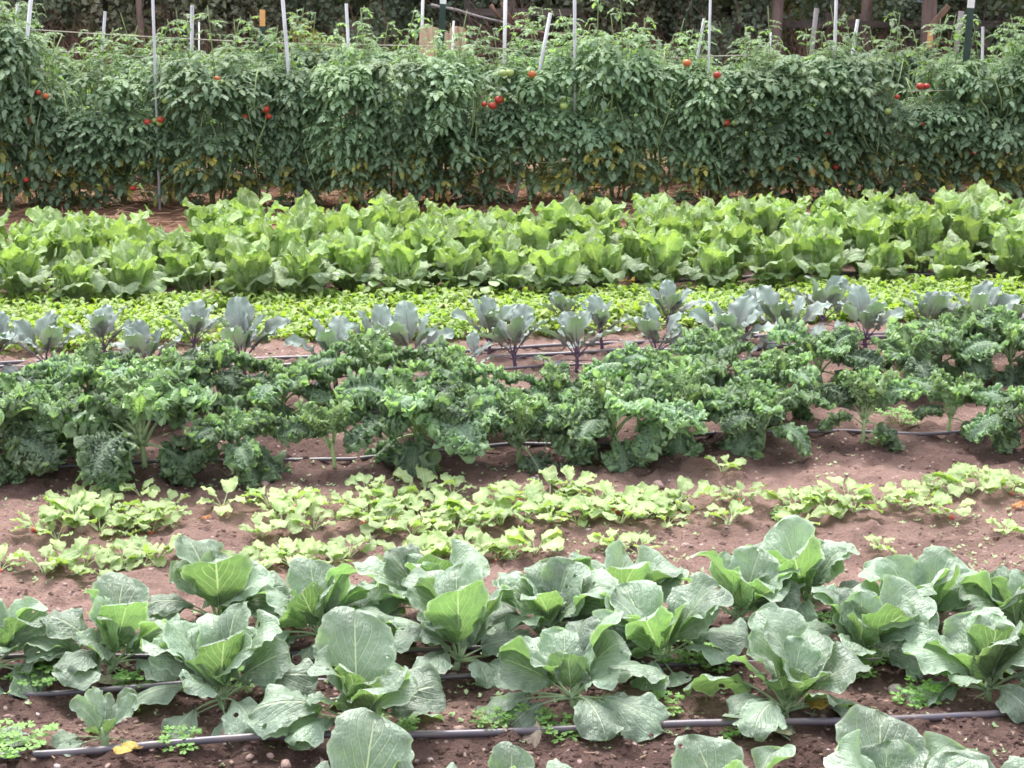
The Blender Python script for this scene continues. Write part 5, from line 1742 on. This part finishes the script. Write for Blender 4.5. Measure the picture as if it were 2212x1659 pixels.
mb = MB()
for pts in ([(1127, 30), (1135, 42), (1128, 55), (1140, 66), (1150, 78), (1155, 98)], [(1108, 62), (1122, 66), (1140, 74), (1148, 84)], [(1092, 18), (1096, 30), (1108, 42), (1122, 38), (1128, 32)], [(1060, 10), (1070, 26), (1082, 40)], [(1085, 5), (1088, 22), (1100, 40), (1110, 55)]):
    P = [np.array(at(x, y, 18.0) - c) for x, y in pts]
    add_tube(mb, P, np.linspace(.038, .018, len(P)) * (1 if len(pts) == 6 else .6), 7)
obj('bare_branch', mb.mesh('bare_branch', M['redroot']), root)

# ------------------------------------------------------------------ light, sky, camera
EL, AZ = rad(61), rad(-14)
w = bpy.data.worlds.new('World')
sc.world = w
w.use_nodes = True
t = w.node_tree
t.nodes.clear()
sky = t.nodes.new('ShaderNodeTexSky')
sky.sky_type = 'NISHITA'
sky.sun_disc = False
sky.sun_elevation = EL
sky.sun_rotation = AZ
sky.air_density = 1.0
sky.dust_density = 3.5
sky.ozone_density = 1.0
hs = t.nodes.new('ShaderNodeHueSaturation')
hs.inputs['Saturation'].default_value = 0.25
hs.inputs['Value'].default_value = 3.7
bg = t.nodes.new('ShaderNodeBackground')
bg.inputs['Strength'].default_value = 0.15
wo = t.nodes.new('ShaderNodeOutputWorld')
t.links.new(sky.outputs[0], hs.inputs['Color'])
t.links.new(hs.outputs[0], bg.inputs['Color'])
t.links.new(bg.outputs[0], wo.inputs[0])

sd = bpy.data.lights.new('sun', 'SUN')
sd.energy = 3.6
sd.angle = rad(20)
sd.color = (1.0, 0.955, 0.90)
so = bpy.data.objects.new('sun', sd)
COL.objects.link(so)
sv = Vector((math.cos(EL) * math.sin(AZ), math.cos(EL) * math.cos(AZ), math.sin(EL)))
so.rotation_mode = 'QUATERNION'
so.rotation_quaternion = sv.to_track_quat('Z', 'Y')
so.location = (0, 10, 12)

cd = bpy.data.cameras.new('camera')
cd.sensor_width = 36
cd.lens = 36 * FPX / 2212
cd.clip_start = 0.05
cd.clip_end = 2000
co = bpy.data.objects.new('camera', cd)
COL.objects.link(co)
co.location = (0, 0, CAMH)
co.rotation_euler = (PI / 2 - PITCH, 0, 0)
sc.camera = co

sc.render.engine = 'CYCLES'
sc.view_settings.view_transform = 'Standard'
sc.view_settings.look = 'None'
sc.view_settings.exposure = 0
sc.view_settings.gamma = 1
sc.cycles.use_denoising = True
sc.cycles.max_bounces = 6
sc.cycles.diffuse_bounces = 3
sc.cycles.glossy_bounces = 2
sc.cycles.transmission_bounces = 4
sc.cycles.caustics_reflective = False
sc.cycles.caustics_refractive = False
sc.cycles.filter_width = 1.7
